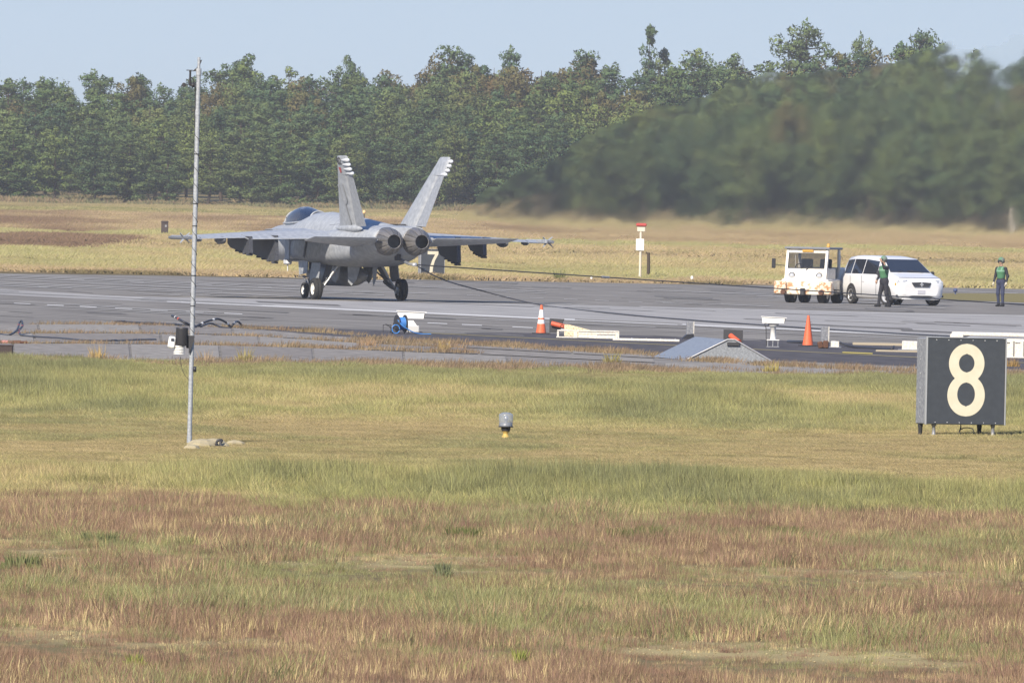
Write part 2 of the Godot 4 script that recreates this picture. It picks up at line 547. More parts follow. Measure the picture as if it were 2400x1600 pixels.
		obj("brake", st, M.gear_bright, leg)
		wheel(leg, "main_wheel", Vector3(s * 1.53, 0.375, 0), 0.375, 0.27, 0.20, M.white_paint)
		st = start()
		box(st, Vector3(s * 1.42, 0.95, -0.45), Vector3(0.035, 0.62, 0.92), Basis(Vector3.BACK, s * 0.12), 0.012)
		obj("gear_door", st, M.jet, leg)
		st = start()
		prism(st, PackedVector2Array([Vector2(-0.75, 0.0), Vector2(0.35, 0.0), Vector2(0.2, -0.45), Vector2(-0.1, -0.62), Vector2(-0.5, -0.5)]), Vector3(s * 0.58, 1.2, -0.6), Vector3.BACK, Vector3.UP, Vector3(s * 0.03, 0, 0))
		obj("gear_door", st, M.jet, leg)
	for d in [[-0.62, -0.20, 0.05, 0.0], [0.20, 0.36, 0.10, 1.0]]:
		st = start()
		prism(st, PackedVector2Array([Vector2(d[0], 1.2), Vector2(d[1], 1.2), Vector2(lerpf(d[0], d[1], 0.75), 0.72), Vector2(lerpf(d[0], d[1], 0.35), 0.50), Vector2(lerpf(d[0], d[1], 0.1), 0.62)]), Vector3(0, 0, 0.62 + d[2]), Vector3(1, 0, 0.25), Vector3(0, 1, 0.1), Vector3(0, 0, 0.03))
		obj("bay_door", st, M.jet, j)
	# ---- nose gear
	var ng := Node3D.new()
	ng.name = "nose_gear"
	j.add_child(ng, true)
	st = start()
	tube(st, [Vector3(0, 1.4, -5.25), Vector3(0, 0.72, -5.38)], [0.085, 0.075], 12)
	tube(st, [Vector3(0, 0.72, -5.38), Vector3(0, 0.28, -5.42)], 0.05, 12)
	obj("gear_leg", st, M.gear, ng)
	st = start()
	tube(st, [Vector3(0, 1.3, -4.3), Vector3(0, 0.62, -5.33)], 0.04, 8)
	obj("drag_brace", st, M.gear, ng)
	st = start()
	for s in [-1.0, 1.0]:
		tube(st, [Vector3(0.09 * s, 0.66, -5.30), Vector3(0.07 * s, 0.47, -5.14), Vector3(0.05 * s, 0.30, -5.36)], 0.02, 6)
	obj("torque_link", st, M.gear, ng)
	st = start()
	tube(st, [Vector3(0, 0.42, -5.5), Vector3(0, 0.72, -6.1)], 0.03, 8)
	box(st, Vector3(0, 0.74, -6.15), Vector3(0.34, 0.05, 0.08), Basis.IDENTITY, 0.01)
	obj("launch_bar", st, M.gear, ng)
	st = start()
	tube(st, [Vector3(-0.22, 0.27, -5.42), Vector3(0.22, 0.27, -5.42)], 0.04, 8)
	obj("axle", st, M.gear, ng)
	for s in [-1.0, 1.0]:
		wheel(ng, "nose_wheel", Vector3(s * 0.17, 0.272, -5.42), 0.272, 0.16, 0.15, M.white_paint, 20)
		st = start()
		prism(st, PackedVector2Array([Vector2(-0.5, 0.0), Vector2(0.55, 0.0), Vector2(0.48, -0.42), Vector2(-0.4, -0.5)]), Vector3(s * 0.36, 1.3, -5.0), Vector3.BACK, Vector3.UP, Vector3(s * 0.03, 0, 0))
		obj("gear_door", st, M.jet, ng)
	st = start()
	lathe(st, [[0.10, 0.0], [0.10, 0.03], [0.05, -0.1]], Vector3(0.0, 0.82, -5.5), Basis.IDENTITY, 12)
	obj("taxi_light", st, M.gear_bright, ng)
	# ---- centreline tank
	st = start()
	lathe(st, [[0.02, -5.3], [0.16, -4.9], [0.30, -4.2], [0.37, -3.4], [0.38, -2.6], [0.38, -0.6], [0.34, 0.1], [0.23, 0.7], [0.09, 1.15], [0.02, 1.3]], Vector3(0, 0.84, -0.4), Basis.IDENTITY, 26)
	var tank := obj("belly_tank", st, M.tank, j)
	st = start()
	box(st, Vector3(0, 1.27, -1.7), Vector3(0.16, 0.2, 2.4), Basis.IDENTITY, 0.03)
	obj("belly_pylon", st, M.jet_dark, tank)
	# ---- hook at the tail
	st = start()
	tube(st, [Vector3(-0.05, 1.60, 3.6), Vector3(0.06, 1.36, 4.7), Vector3(0.12, 1.29, 5.05)], [0.07, 0.055, 0.05], 10)
	var hk := obj("tail_hook", st, M.gear, j)
	st = start()
	tube(st, [Vector3(0.12, 1.29, 5.05), Vector3(0.16, 1.28, 5.36)], 0.045, 10)
	lathe(st, [[0.05, -0.06], [0.095, -0.05], [0.095, 0.05], [0.05, 0.06]], Vector3(0.17, 1.27, 5.43), Basis(Vector3(0, 0, 1), Vector3(1, 0, 0), Vector3(0, 1, 0)), 14)
	obj("hook_shoe", st, M.bright_steel, hk)
	st = start()
	box(st, Vector3(-0.10, 1.50, 4.45), Vector3(0.14, 0.22, 0.3), Basis.IDENTITY, 0.02)
	obj("hook_damper", st, M.dark, hk)
	# ---- canopy, frame, seat
	st = start()
	st.set_smooth_group(1)
	rings = []
	for s in [[-7.85, 0.10, 2.54], [-7.6, 0.28, 2.74], [-7.15, 0.39, 2.93], [-6.7, 0.45, 3.07], [-6.2, 0.48, 3.14], [-5.75, 0.48, 3.15], [-5.25, 0.45, 3.10], [-4.75, 0.40, 3.03], [-4.25, 0.30, 2.95]]:
		var r := []
		for i in 17:
			var a := PI * i / 16.0
			r.append(Vector3(cos(a) * s[1], 2.46 + (s[2] - 2.46) * pow(sin(a), 0.82), s[0]))
		rings.append(r)
	for i in rings.size() - 1:
		for k in 16: quad(st, rings[i][k], rings[i][k + 1], rings[i + 1][k + 1], rings[i + 1][k])
	var can := obj("canopy", st, M.canopy, j)
	st = start()
	for s in [[-7.05, 0.405, 2.99], [-4.5, 0.375, 3.0]]:
		var p := []
		for i in 17:
			var a := PI * i / 16.0
			p.append(Vector3(cos(a) * s[1], 2.46 + (s[2] - 2.46) * pow(sin(a), 0.82), s[0]))
		tube(st, p, 0.028, 6)
	for s in [-1.0, 1.0]:
		tube(st, [Vector3(s * 0.40, 2.57, -7.2), Vector3(s * 0.48, 2.58, -6.3), Vector3(s * 0.485, 2.60, -5.7), Vector3(s * 0.42, 2.66, -4.6)], 0.03, 6)
	obj("canopy_frame", st, M.jet, can)
	st = start()
	box(st, Vector3(0, 2.74, -5.85), Vector3(0.42, 0.66, 0.16), Basis(Vector3.RIGHT, -0.2), 0.04)
	box(st, Vector3(0, 3.0, -5.75), Vector3(0.26, 0.2, 0.2), Basis(Vector3.RIGHT, -0.2), 0.04)
	obj("ejection_seat", st, M.dark, j)
	# ---- small fittings: sensor under the nose, spine blade, vents
	st = start()
	box(st, Vector3(-0.42, 1.27, -6.6), Vector3(0.2, 0.26, 0.4), Basis.IDENTITY, 0.04)
	tube(st, [Vector3(-0.42, 1.15, -6.6), Vector3(-0.42, 0.92, -6.58)], 0.02, 6)
	obj("nose_probe", st, M.jet_pale, j)
	st = start()
	prism(st, PackedVector2Array([Vector2(0, 0), Vector2(0.5, 0), Vector2(0.4, 0.12), Vector2(0.15, 0.14)]), Vector3(-0.015, 2.86, -1.2), Vector3.BACK, Vector3.UP, Vector3(0.03, 0, 0))
	obj("spine_blade", st, M.jet_pale, j)
	for i in 6:
		st = start()
		box(st, Vector3(0.62 + i * 0.09, 2.585, 1.9 - i * 0.02), Vector3(0.045, 0.06, 0.5), Basis(Vector3.UP, 0.3), 0.01)
		obj("deck_vent", st, M.dark, j)
	for s in [-1.0, 1.0]:
		st = start()
		box(st, Vector3(s * 1.50, 1.72, -1.35), Vector3(0.02, 0.62, 0.14), Basis(Vector3.RIGHT, 0.42), 0.006)
		obj("bleed_slot", st, M.dark, j)
		for q in 3:
			st = start()
			box(st, Vector3(s * 0.9, 2.572 + q * 0.0, 0.2 + q * 1.0), Vector3(0.5, 0.012, 0.018), Basis(Vector3.BACK, -s * 0.12))
			obj("panel_line", st, M.jet_dark, j)
	return j

func make_pilot(j: Node3D):
	var base: Vector3 = j.transform * Vector3(0, 2.45, -6.15)
	var p := thing("person", "pilot in a white helmet sitting under the jet canopy", "person", base, RUN)
	var st := start()
	var suit := lin(0.08, 0.09, 0.06)
	var skin := lin(0.45, 0.30, 0.22)
	flesh(st, [[Vector3(0, 0, 0), Vector3(0, 0.26, 0.02), 0.13, 0.15], [Vector3(-0.14, 0.27, 0.02), Vector3(0.14, 0.27, 0.02), 0.07, 0.07], [Vector3(0, 0.3, 0.01), Vector3(0, 0.42, 0), 0.06, 0.055], [Vector3(0, 0.46, -0.02), Vector3(0, 0.54, -0.01), 0.085, 0.09],
		[Vector3(-0.2, 0.25, 0.02), Vector3(-0.24, 0.05, -0.12), 0.055, 0.045], [Vector3(-0.24, 0.05, -0.12), Vector3(-0.18, 0.0, -0.34), 0.042, 0.035], [Vector3(0.2, 0.25, 0.02), Vector3(0.24, 0.05, -0.12), 0.055, 0.045], [Vector3(0.24, 0.05, -0.12), Vector3(0.18, 0.0, -0.34), 0.042, 0.035]],
		0.025, 0.05, func(v: Vector3) -> Color: return (skin if v.y > 0.38 and v.z < 0.0 else suit).srgb_to_linear())
	obj("body", st, M.vertex, p)
	st = start()
	flesh(st, [[Vector3(0, 0.54, 0.01), Vector3(0, 0.57, -0.01), 0.125, 0.125]], 0.02, 0.02, func(_v: Vector3) -> Color: return Color(0.7, 0.68, 0.66))
	obj("helmet", st, M.vertex, p)
	st = start()
	box(st, Vector3(0, 0.52, -0.115), Vector3(0.17, 0.09, 0.05), Basis.IDENTITY, 0.02)
	obj("visor", st, M.dark, p)

# ------------------------------------------------------------------ the ground and what grows on it
var n_a := FastNoiseLite.new()
var n_b := FastNoiseLite.new()
var n_c := FastNoiseLite.new()

func field_color(x: float, d: float) -> Color:
	# species of the far meadow: straw, yellow-green, reddish bluestem, green, an old track
	var straw := Color(0.40, 0.325, 0.175)
	var ygreen := Color(0.35, 0.32, 0.155)
	var red := Color(0.19, 0.125, 0.085)
	var green := Color(0.17, 0.175, 0.07)
	var tan := Color(0.37, 0.28, 0.17)
	var px := 1200.0 + x * F / d
	var w := n_a.get_noise_2d(x * 0.9, d * 0.16)
	var v := n_b.get_noise_2d(x * 3.0, d * 0.8)
	var e := d + w * 26.0 + v * 6.0
	var c := ygreen
	if e < 540.0: c = red.lerp(green, 0.4)
	elif e < 562.0: c = tan
	elif e < 672.0: c = ygreen.lerp(straw, clampf(0.5 + w * 1.6, 0.0, 1.0))
	elif e < 760.0: c = red if px < 330.0 + w * 500.0 else straw.lerp(tan, clampf(0.4 + v, 0.0, 1.0))
	elif e < 795.0: c = ygreen
	elif e < 985.0: c = tan.lerp(red, clampf(0.55 + w * 1.2 - px / 2600.0, 0.0, 1.0))
	elif e < 1050.0: c = green.lerp(straw, clampf(0.35 + v + px / 3200.0, 0.0, 1.0))
	else: c = tan.lerp(green, 0.4)
	return c * (1.0 + v * 0.28)

func bare(x: float, d: float) -> float:
	# gravelly ground that shows between the bluestem
	var px := 1200.0 + x * F / d
	var n := n_a.get_noise_2d(x * 3.0, d * 2.6) + 0.6 * n_b.get_noise_2d(x * 9.0, d * 5.0)
	var k := 0.0
	k = maxf(k, (1.0 - absf(d - 79.5 - 0.12 * x) / 2.6) * (1.0 if px > 560.0 and px < 2330.0 else 0.3))
	k = maxf(k, (1.0 - absf(d - 99.0 + 0.2 * x) / 3.2) * (1.0 if px > 330.0 and px < 1900.0 else 0.3))
	return clampf((k - 0.20) * 1.1 + n * 2.0, 0.0, 0.92) if k > 0.0 else 0.0

func near_color(x: float, d: float) -> Color:
	var n := n_b.get_noise_2d(x * 5.0, d * 2.0)
	var soil := Color(0.20, 0.155, 0.10).lerp(Color(0.26, 0.22, 0.12), clampf(0.5 + n, 0.0, 1.0))
	if d > 118.0: soil = Color(0.27, 0.24, 0.115) * (1.0 + n * 0.25)
	return soil.lerp(Color(0.50, 0.41, 0.215) * (1.0 + n * 0.3), bare(x, d))

func build_ground():
	var st := start()
	st.set_smooth_group(0)
	var ds := []
	var d := 20.0
	while d < 3000.0:
		ds.append(d)
		d += 4.0 if d < 66.0 else (0.4 if d < 135.0 else (1.2 if d < 235.0 else (18.0 if d < 500.0 else (1.6 if d < 1110.0 else 90.0))))
	ds.append(3000.0)
	var prev := []
	var pcol := []
	for q in ds:
		var row := []
		var col := []
		var half: float = q * 0.075 + 10.0 if q < 1150.0 else q * 0.075 + 10.0 + (q - 1150.0) * 0.9
		for i in 105:
			var x := lerpf(-half, half, i / 104.0)
			row.append(Vector3(x, ground_h(q), -q))
			col.append(near_color(x, q) if q < 480.0 else field_color(x, q))
		if prev:
			for i in 104:
				for v in [[prev, pcol, i], [row, col, i + 1], [row, col, i], [prev, pcol, i], [prev, pcol, i + 1], [row, col, i + 1]]:
					st.set_color(v[1][v[2]]); st.add_vertex(v[0][v[2]])
		prev = row; pcol = col
	obj("ground", st, M.soil).set_meta("kind", "structure")
	# the wide sheet around it, a little lower
	st = start()
	for s in [[-2500.0, 2500.0, 60.0, -3000.0, -0.35]]:
		quad(st, Vector3(s[0], s[4], s[2]), Vector3(s[0], s[4], s[3]), Vector3(s[1], s[4], s[3]), Vector3(s[1], s[4], s[2]))
	obj("terrain", st, M.meadow).set_meta("kind", "structure")

func sheet(called: String, px: Array, h: float, m: Material, parent: Node = self) -> MeshInstance3D:
	var poly := PackedVector2Array()
	for p in px:
		var w := at(p[0], p[1])
		poly.append(Vector2(w.x, w.z))
	var idx := Geometry2D.triangulate_polygon(poly)
	var st := start()
	for i in idx:
		var w := Vector3(poly[i].x, h, poly[i].y)
		st.set_uv(Vector2(w.dot(along), w.dot(across)))
		st.set_normal(Vector3.UP)
		st.add_vertex(w)
	var o := put(called, st.commit(), m, parent)
	if parent == self: o.set_meta("kind", "structure")
	return o

func vp_y(px0: float, py0: float, x: float) -> float:       # a line parallel to the runway, through a place of the photograph
	return 316.0 + (py0 - 316.0) * (x + 8300.0) / (px0 + 8300.0)

func strip(called: String, px0: float, py0: float, py1: float, x0: float, x1: float, h: float, m: Material, parent: Node = self):
	var up := []
	var dn := []
	for i in 9:
		var x := lerpf(x0, x1, i / 8.0)
		up.append([x, vp_y(px0, py0, x)]); dn.push_front([x, vp_y(px0, py1, x)])
	return sheet(called, up + dn, h, m, parent)

func build_pavement():
	var far := [[-500, 632.0], [-100, 639.5], [400, 646.5], [700, 654.0], [1300, 661.0], [1650, 667.5], [1830, 669.5], [2260, 675.0], [2700, 684.0]]
	var near := [[2800, 897], [2500, 891], [2100, 884], [1700, 876], [1300, 868], [800, 856], [300, 848], [-500, 836]]
	var rw := sheet("runway", far + near, 0.006, M.asphalt)
	sheet("concrete_strip", [[-500, 655], [0, 678], [300, 695], [945, 707.5], [1400, 715], [2000, 731], [2700, 745]] + [[2700, vp_y(880, 731, 2700)], [1800, vp_y(880, 731, 1800)], [880, 731], [0, vp_y(880, 731, 0)], [-500, vp_y(880, 731, -500)]], 0.010, M.concrete_light)
	sheet("far_taxiway_verge", [[2060, 691.5], [2230, 687.5], [2700, 690], [2700, 722], [2400, 709.5], [2230, 703]], 0.014, M.verge)
	sheet("dark_asphalt_strip", [[600, 764], [850, 773], [1000, 778], [1250, 781], [1500, 787], [1800, 797], [2100, 808], [2700, 830]] + [[2700, 875], [2100, 857], [1830, 846], [1540, 830], [1300, 815], [1050, 803], [850, 794], [600, 772]], 0.010, M.asphalt_dark)
	# worn light streaks and painted lines along the runway
	rng.seed = 11
	var marks := Node3D.new()
	marks.name = "runway_markings"
	add_child(marks)
	marks.set_meta("kind", "structure")
	strip("stripe", 880, 728.0, 730.6, 390, 2700, 0.016, M.paint_worn, marks)
	strip("stripe", 880, 737.0, 737.9, 900, 2700, 0.016, M.paint_faint, marks)
	sheet("stripe", [[1700, 724.0], [2100, 734.5], [2500, 741.5], [2500, 743.5], [2100, 737], [1700, 726]], 0.016, M.paint_faint, marks)
	for x in [51, 129, 206, 289, 372, 456, 546, 1025, 1106, 1225, 1320]:
		var y := vp_y(546, 736, x)
		var w: float = 19.0 + 0.004 * x
		sheet("dash", [[x - w, y - w * 0.047 - 0.8], [x + w, y + w * 0.047 - 0.8], [x + w, y + w * 0.047 + 0.8], [x - w, y - w * 0.047 + 0.8]], 0.016, M.paint_worn, marks)
	for x in [180, 320, 480, 620, 1110, 1180, 1258, 1338, 1411, 1490, 1570]:
		var y := vp_y(1338, 702, x)
		sheet("dash", [[x - 16, y - 1.1], [x + 16, y + 0.4], [x + 16, y + 1.3], [x - 16, y - 0.2]], 0.016, M.paint_faint, marks)
	for k in 46:
		var x0 := rng.randf_range(-250, 2200)
		var y0 := rng.randf_range(646, 724)
		if y0 < 674 and x0 > 1000: continue
		var w := rng.randf_range(60, 420)
		var t := rng.randf_range(0.3, 0.9)
		var pts := [[x0, y0], [x0 + w, vp_y(x0, y0, x0 + w)], [x0 + w * 0.97, vp_y(x0, y0 + t, x0 + w)], [x0, y0 + t * 0.7]]
		sheet("worn_streak", pts, 0.020 + 0.0002 * k, M.paint_faint, marks)
	for y in [[644.5, 700], [647.5, 560], [651.0, 900], [656.0, 900], [663, 520], [666.5, 1250], [686.0, 640]]:
		strip("worn_streak", 0, y[0], y[0] + 0.8, -300, y[1], 0.031, M.paint_faint, marks)
	for k in 64:
		var x0 := rng.randf_range(-200, 2200)
		var y0 := rng.randf_range(650, 800)
		var w := rng.randf_range(40, 260)
		var t := rng.randf_range(0.8, 3.2)
		sheet("patch", [[x0, y0], [x0 + w, vp_y(x0, y0, x0 + w)], [x0 + w + rng.randf_range(-8, 20), vp_y(x0, y0 + t, x0 + w)], [x0 + rng.randf_range(-8, 12), y0 + t]], 0.0125 + 0.0001 * k, M.patches[k % 3], marks)
	for k in 36:      # sealed cracks
		var x0 := rng.randf_range(-150, 2250)
		var y0 := rng.randf_range(662, 776)
		var w := rng.randf_range(20, 150)
		var dy := rng.randf_range(-2.5, 3.5)
		sheet("sealed_crack", [[x0, y0], [x0 + w, vp_y(x0, y0, x0 + w) + dy], [x0 + w, vp_y(x0, y0, x0 + w) + dy + 0.45], [x0, y0 + 0.4]], 0.0225 + 0.0002 * k, M.patches[2] if k % 2 else M.asphalt_dark, marks)
	strip("yellow_line", 1020, 781.6, 782.8, 990, 2700, 0.016, M.paint_yellow_old, marks)
	sheet("yellow_line", [[1975, 826], [2046, 829], [2046, 831.5], [1975, 828.5]], 0.020, M.paint_yellow, marks)
	# concrete slabs of the near apron, laid with open joints
	var apron := Node3D.new()
	apron.name = "apron"
	add_child(apron)
	apron.set_meta("kind", "structure")
	var rows := [[[-160, 764], [260, 758], [620, 771], [860, 796.5], [1060, 806], [1300, 818], [1530, 833]], [[-160, 783], [260, 780], [620, 789], [860, 806], [1060, 815], [1300, 829], [1530, 842]], [[-160, 806], [260, 806], [620, 812], [860, 822], [1060, 829], [1300, 842], [1530, 852]], [[-160, 842], [260, 846], [620, 852], [860, 855], [1060, 860], [1300, 867], [1530, 871]]]
	var yat := func(r: Array, x: float) -> float:
		for i in r.size() - 1:
			if x <= r[i + 1][0]: return lerpf(r[i][1], r[i + 1][1], (x - r[i][0]) / float(r[i + 1][0] - r[i][0]))
		return r[-1][1]
	for r in 3:
		var x := -160.0 - 40.0 * r
		var k := 0
		while x < 1500.0:
			var w := rng.randf_range(210, 300)
			var a := maxf(x + 3.0, -160.0)
			var b := minf(x + w - 3.0, 1530.0)
			var g := 1.1
			sheet("slab", [[a, yat.call(rows[r], a) + g], [b, yat.call(rows[r], b) + g], [b + 4, yat.call(rows[r + 1], b) - g], [a + 4, yat.call(rows[r + 1], a) - g]], 0.020, M.slabs[(k + r) % 3], apron)
			x += w; k += 1
	sheet("near_patch", [[1830, 848], [2100, 859], [2700, 878], [2700, 893], [2100, 882], [1700, 874], [1560, 868], [1560, 852]], 0.010, M.slabs[1])

func tuft_mesh(sd: int, blades: int, h: float, spread: float, w: float, lean: float, soft := 0.28, vary := 0.5) -> ArrayMesh:
	var r := RandomNumberGenerator.new()
	r.seed = sd
	var st := SurfaceTool.new()
	st.begin(Mesh.PRIMITIVE_TRIANGLES)
	for i in blades:
		var a := r.randf() * TAU
		var base := Vector3(cos(a), 0, sin(a)) * spread * sqrt(r.randf())
		var hh := h * r.randf_range(0.45, 1.1)
		var ln := Vector3(cos(a + r.randf_range(-1, 1)), 0, sin(a + r.randf_range(-1, 1))) * lean * hh * r.randf_range(0.2, 1.2)
		var ta := r.randf_range(-1.05, 1.05)
		var side := Vector3(cos(ta), 0, sin(ta)) * w * r.randf_range(0.6, 1.3)
		var tint := r.randf_range(1.0 - vary, 1.0 + vary)
		var col := Color(tint, tint * r.randf_range(0.93, 1.07), tint * r.randf_range(0.8, 1.15))
		var mid := base + ln * 0.35 + Vector3.UP * hh * 0.55
		var tip := base + ln + Vector3.UP * hh
		var nf := (Vector3(-sin(ta), 0, cos(ta)) * (1.0 - soft) + Vector3.UP * soft).normalized()
		for v in [base - side, mid + side * 0.7, base + side, base - side, mid - side * 0.7, mid + side * 0.7, mid - side * 0.7, tip, mid + side * 0.7]:
			st.set_normal(nf); st.set_color(col); st.add_vertex(v)
	return st.commit()

func scatter(called: String, label: String, mesh: Mesh, m: Material, xf: Array, cols: Array):
	var mm := MultiMesh.new()
	mm.transform_format = MultiMesh.TRANSFORM_3D
	mm.use_colors = true
	mm.mesh = mesh
	mm.instance_count = xf.size()
	for i in xf.size():
		mm.set_instance_transform(i, xf[i]); mm.set_instance_color(i, cols[i])
	var o := MultiMeshInstance3D.new()
	o.multimesh = mm
	o.name = numbered(called)
	o.material_override = m
	add_child(o)
	tag(o, label, "grass", "", "stuff")
	return o

func in_pavement_px(p: Vector3) -> bool:
	return p.z < -223.0

func turned(w: float, h: float) -> Basis:
	return Basis(Vector3.UP, rng.randf_range(-0.5, 0.5)).scaled(Vector3(w * rng.randf_range(0.7, 1.3), h, w))

func build_grass():
	var red := Color(0.168, 0.106, 0.078)
	var rust := Color(0.225, 0.150, 0.102)
	var straw := Color(0.36, 0.285, 0.155)
	var ygr := Color(0.245, 0.238, 0.104)
	var green := Color(0.158, 0.164, 0.088)
	# ---- bluestem and green tufts of the near ground
	rng.seed = 5
	var sets := [[], [], [], []]
	var cols := [[], [], [], []]
	for i in 80000:
		var d := sqrt(rng.randf_range(66.0 * 66.0, 127.0 * 127.0))
		var half := d * 0.0465 + 1.2
		var x := rng.randf_range(-half, half)
		var edge := 117.5 + n_a.get_noise_2d(x * 3.0, 7.0) * 7.0 + 0.35 * x
		if d > edge + rng.randf_range(-2.5, 2.5): continue
		var b := bare(x, d)
		if rng.randf() < b * 0.62: continue
		var g := n_a.get_noise_2d(x * 2.0 + 300.0, d * 0.75) + 0.45 * n_b.get_noise_2d(x * 4.0, d * 1.6)
		# greener strips lie across the ground at some distances
		g += 0.34 * exp(-pow((d - 91.0) / 4.0, 2.0)) + 0.26 * exp(-pow((d - 109.5) / 2.6, 2.0)) - 0.65 * exp(-pow((d - 73.0) / 5.5, 2.0)) - 0.06
		if n_b.get_noise_2d(x * 22.0, d * 8.0) < -0.12 and rng.randf() < 0.6: continue
		var kind := 0
		var c := red.lerp(rust, clampf(rng.randf() + n_b.get_noise_2d(x * 6.0, d * 3.0), 0.0, 1.0))
		if g + 0.35 * n_b.get_noise_2d(x * 14.0, d * 5.0) > 0.10 + rng.randf_range(-0.5, 0.5):
			kind = 1
			c = green.lerp(ygr, clampf(0.45 + rng.randf_range(-0.4, 0.5), 0.0, 1.0))
		elif rng.randf() < 0.16:
			c = straw
		if rng.randf() < 0.09: kind = 2; c = straw.lerp(rust, rng.randf())
		var s := (rng.randf_range(0.45, 1.05) if rng.randf() < 0.8 else rng.randf_range(1.0, 1.75)) * (0.72 + 0.5 * n_a.get_noise_2d(x * 5.0, d * 2.0 + 90.0)) * (1.0 - 0.5 * b) * (1.0 - 0.55 * maxf(bare(x, d + 2.5), bare(x, d + 5.0)))
		sets[kind].append(Transform3D(turned(s * 1.15, s), Vector3(x, -0.01, -d)))
		cols[kind].append(c * rng.randf_range(0.62, 1.4))
	scatter("bluestem_grass", "reddish brown bluestem grass covering the near ground", tuft_mesh(1, 46, 0.125, 0.17, 0.0021, 0.4), M.leaf, sets[0], cols[0])
	scatter("green_grass", "green grass tufts growing among the reddish bluestem", tuft_mesh(2, 46, 0.115, 0.17, 0.0023, 0.5), M.leaf, sets[1], cols[1])
	scatter("straw_stem", "pale dry stems standing above the bluestem", tuft_mesh(3, 6, 0.25, 0.12, 0.0017, 0.3), M.leaf, sets[2], cols[2])
	# ---- meadow between the bluestem and the apron
	rng.seed = 6
	var s1 := []
	var c1 := []
	var s2 := []
	var c2 := []
	for i in 120000:
		var d := sqrt(rng.randf_range(112.0 * 112.0, 228.0 * 228.0))
		var half := d * 0.0465 + 1.4
		var x := rng.randf_range(-half, half)
		var edge := 117.5 + n_a.get_noise_2d(x * 3.0, 7.0) * 7.0 + 0.35 * x
		if d < edge + rng.randf_range(-2.5, 2.5): continue
		var px := 1200.0 + x * F / d
		var lim := F * 2.9 / (at_line(px) - (511.0 + (px - 1200.0) * 0.0205))
		if d > lim + n_b.get_noise_2d(x * 6.0, 3.0) * 2.5: continue
		var g := n_a.get_noise_2d(x * 1.5, d * 0.35) + 0.5 * n_b.get_noise_2d(x * 3.0, d * 0.9) + 0.45 * n_b.get_noise_2d(x * 9.0 + 70.0, d * 2.6)
		# a mown strip along the lights, taller grass behind and before it
		var mown := clampf(1.6 - absf(d - 151.0) / 13.0 + 0.4 * g, 0.0, 1.0)
		var tall := exp(-pow((d - 126.0) / 5.0, 2.0)) + 0.9 * exp(-pow((d - 188.0) / 18.0, 2.0))
		var c := ygr.lerp(green, clampf(g * 1.3 + 0.12 * tall - 0.05 + rng.randf_range(-0.4, 0.4), 0.0, 0.85)).lerp(straw, clampf(mown * 0.75 + rng.randf_range(-0.3, 0.35) - g, 0.0, 0.9))
		if d > 204.0: c = c.lerp(green, 0.35)
		var s := (0.45 + 0.7 * tall + 0.7 * maxf(g, -0.4)) * (1.0 - 0.72 * mown) * rng.randf_range(0.7, 1.25)
		s = maxf(s, 0.16)
		var wd := 1.25 if d > 150.0 else 1.0
		var t := Transform3D(turned(wd, s), Vector3(x, -0.01, -d))
		if i % 2: s1.append(t); c1.append(c * rng.randf_range(0.5, 1.45))
		else: s2.append(t); c2.append(c * rng.randf_range(0.5, 1.45))
	scatter("meadow_grass", "yellow-green grass on the strip before the concrete apron", tuft_mesh(4, 40, 0.205, 0.22, 0.0036, 0.6), M.leaf, s1, c1)
	scatter("meadow_grass", "fine pale grass mixed into the strip before the apron", tuft_mesh(5, 46, 0.135, 0.28, 0.0034, 0.8), M.leaf, s2, c2)
	# ---- dry weeds in the joints and along the edges of the apron
	rng.seed = 8
	var s3 := []
	var c3 := []
	var lines := [[[-160, 843], [700, 854], [1300, 866], [1700, 874], [2600, 890], 9.0, 1500], [[-160, 806], [260, 806], [620, 812], [900, 822], [1100, 829], 2.0, 260], [[-160, 783], [260, 781], [620, 790], [860, 806], [1060, 815], 1.8, 220], [[820, 797], [1050, 806], [1300, 820], [1540, 835], [1700, 850], 4.5, 620], [[-160, 765], [150, 760], [420, 764], [620, 772], [830, 786], 2.0, 220], [[1760, 855], [1900, 862], [2050, 868], [2300, 876], [2600, 884], 4.0, 380]]
	for l in lines:
		for i in l[6]:
			var t := rng.randf() * 3.999
			var k := int(t)
			var px := lerpf(l[k][0], l[k + 1][0], t - k)
			var py: float = lerpf(l[k][1], l[k + 1][1], t - k) + rng.randfn(0, 0.42) * l[5]
			var p := at(px, py)
			if n_a.get_noise_2d(p.x * 4.0, p.z * 0.6) < rng.randf_range(-0.5, 0.12): continue
			var s := rng.randf_range(0.5, 1.35) * (0.8 + 0.9 * maxf(0.0, n_b.get_noise_2d(p.x * 4.0, 5.0)))
			s3.append(Transform3D(turned(1.4, s), p))
			c3.append(Color(0.30, 0.225, 0.135).lerp(Color(0.18, 0.13, 0.095), rng.randf()).lerp(green, 0.25 if rng.randf() < 0.25 else 0.0) * rng.randf_range(0.7, 1.1))
	scatter("joint_weeds", "dry brown weeds growing in the joints of the apron", tuft_mesh(6, 18, 0.13, 0.26, 0.005, 0.6), M.leaf, s3, c3)
	# ---- far meadow behind the runway
	rng.seed = 9
	var s4 := []
	var c4 := []
	for i in 60000:
		var d := rng.randf_range(535.0, 1105.0)
		var half := d * 0.0465 + 5.0
		var x := rng.randf_range(-half, half)
		var px := 1200.0 + x * F / d
		if d < 565.0 and px > 1700.0 and d < 562.0: continue
		if d < far_edge(px) + 1.0: continue
		var s := rng.randf_range(0.5, 1.3) * (1.0 + 0.8 * n_a.get_noise_2d(x, d * 0.3))
		s4.append(Transform3D(turned(2.4, s), Vector3(x, ground_h(d), -d)))
		c4.append(field_color(x, d) * rng.randf_range(0.92, 1.12))
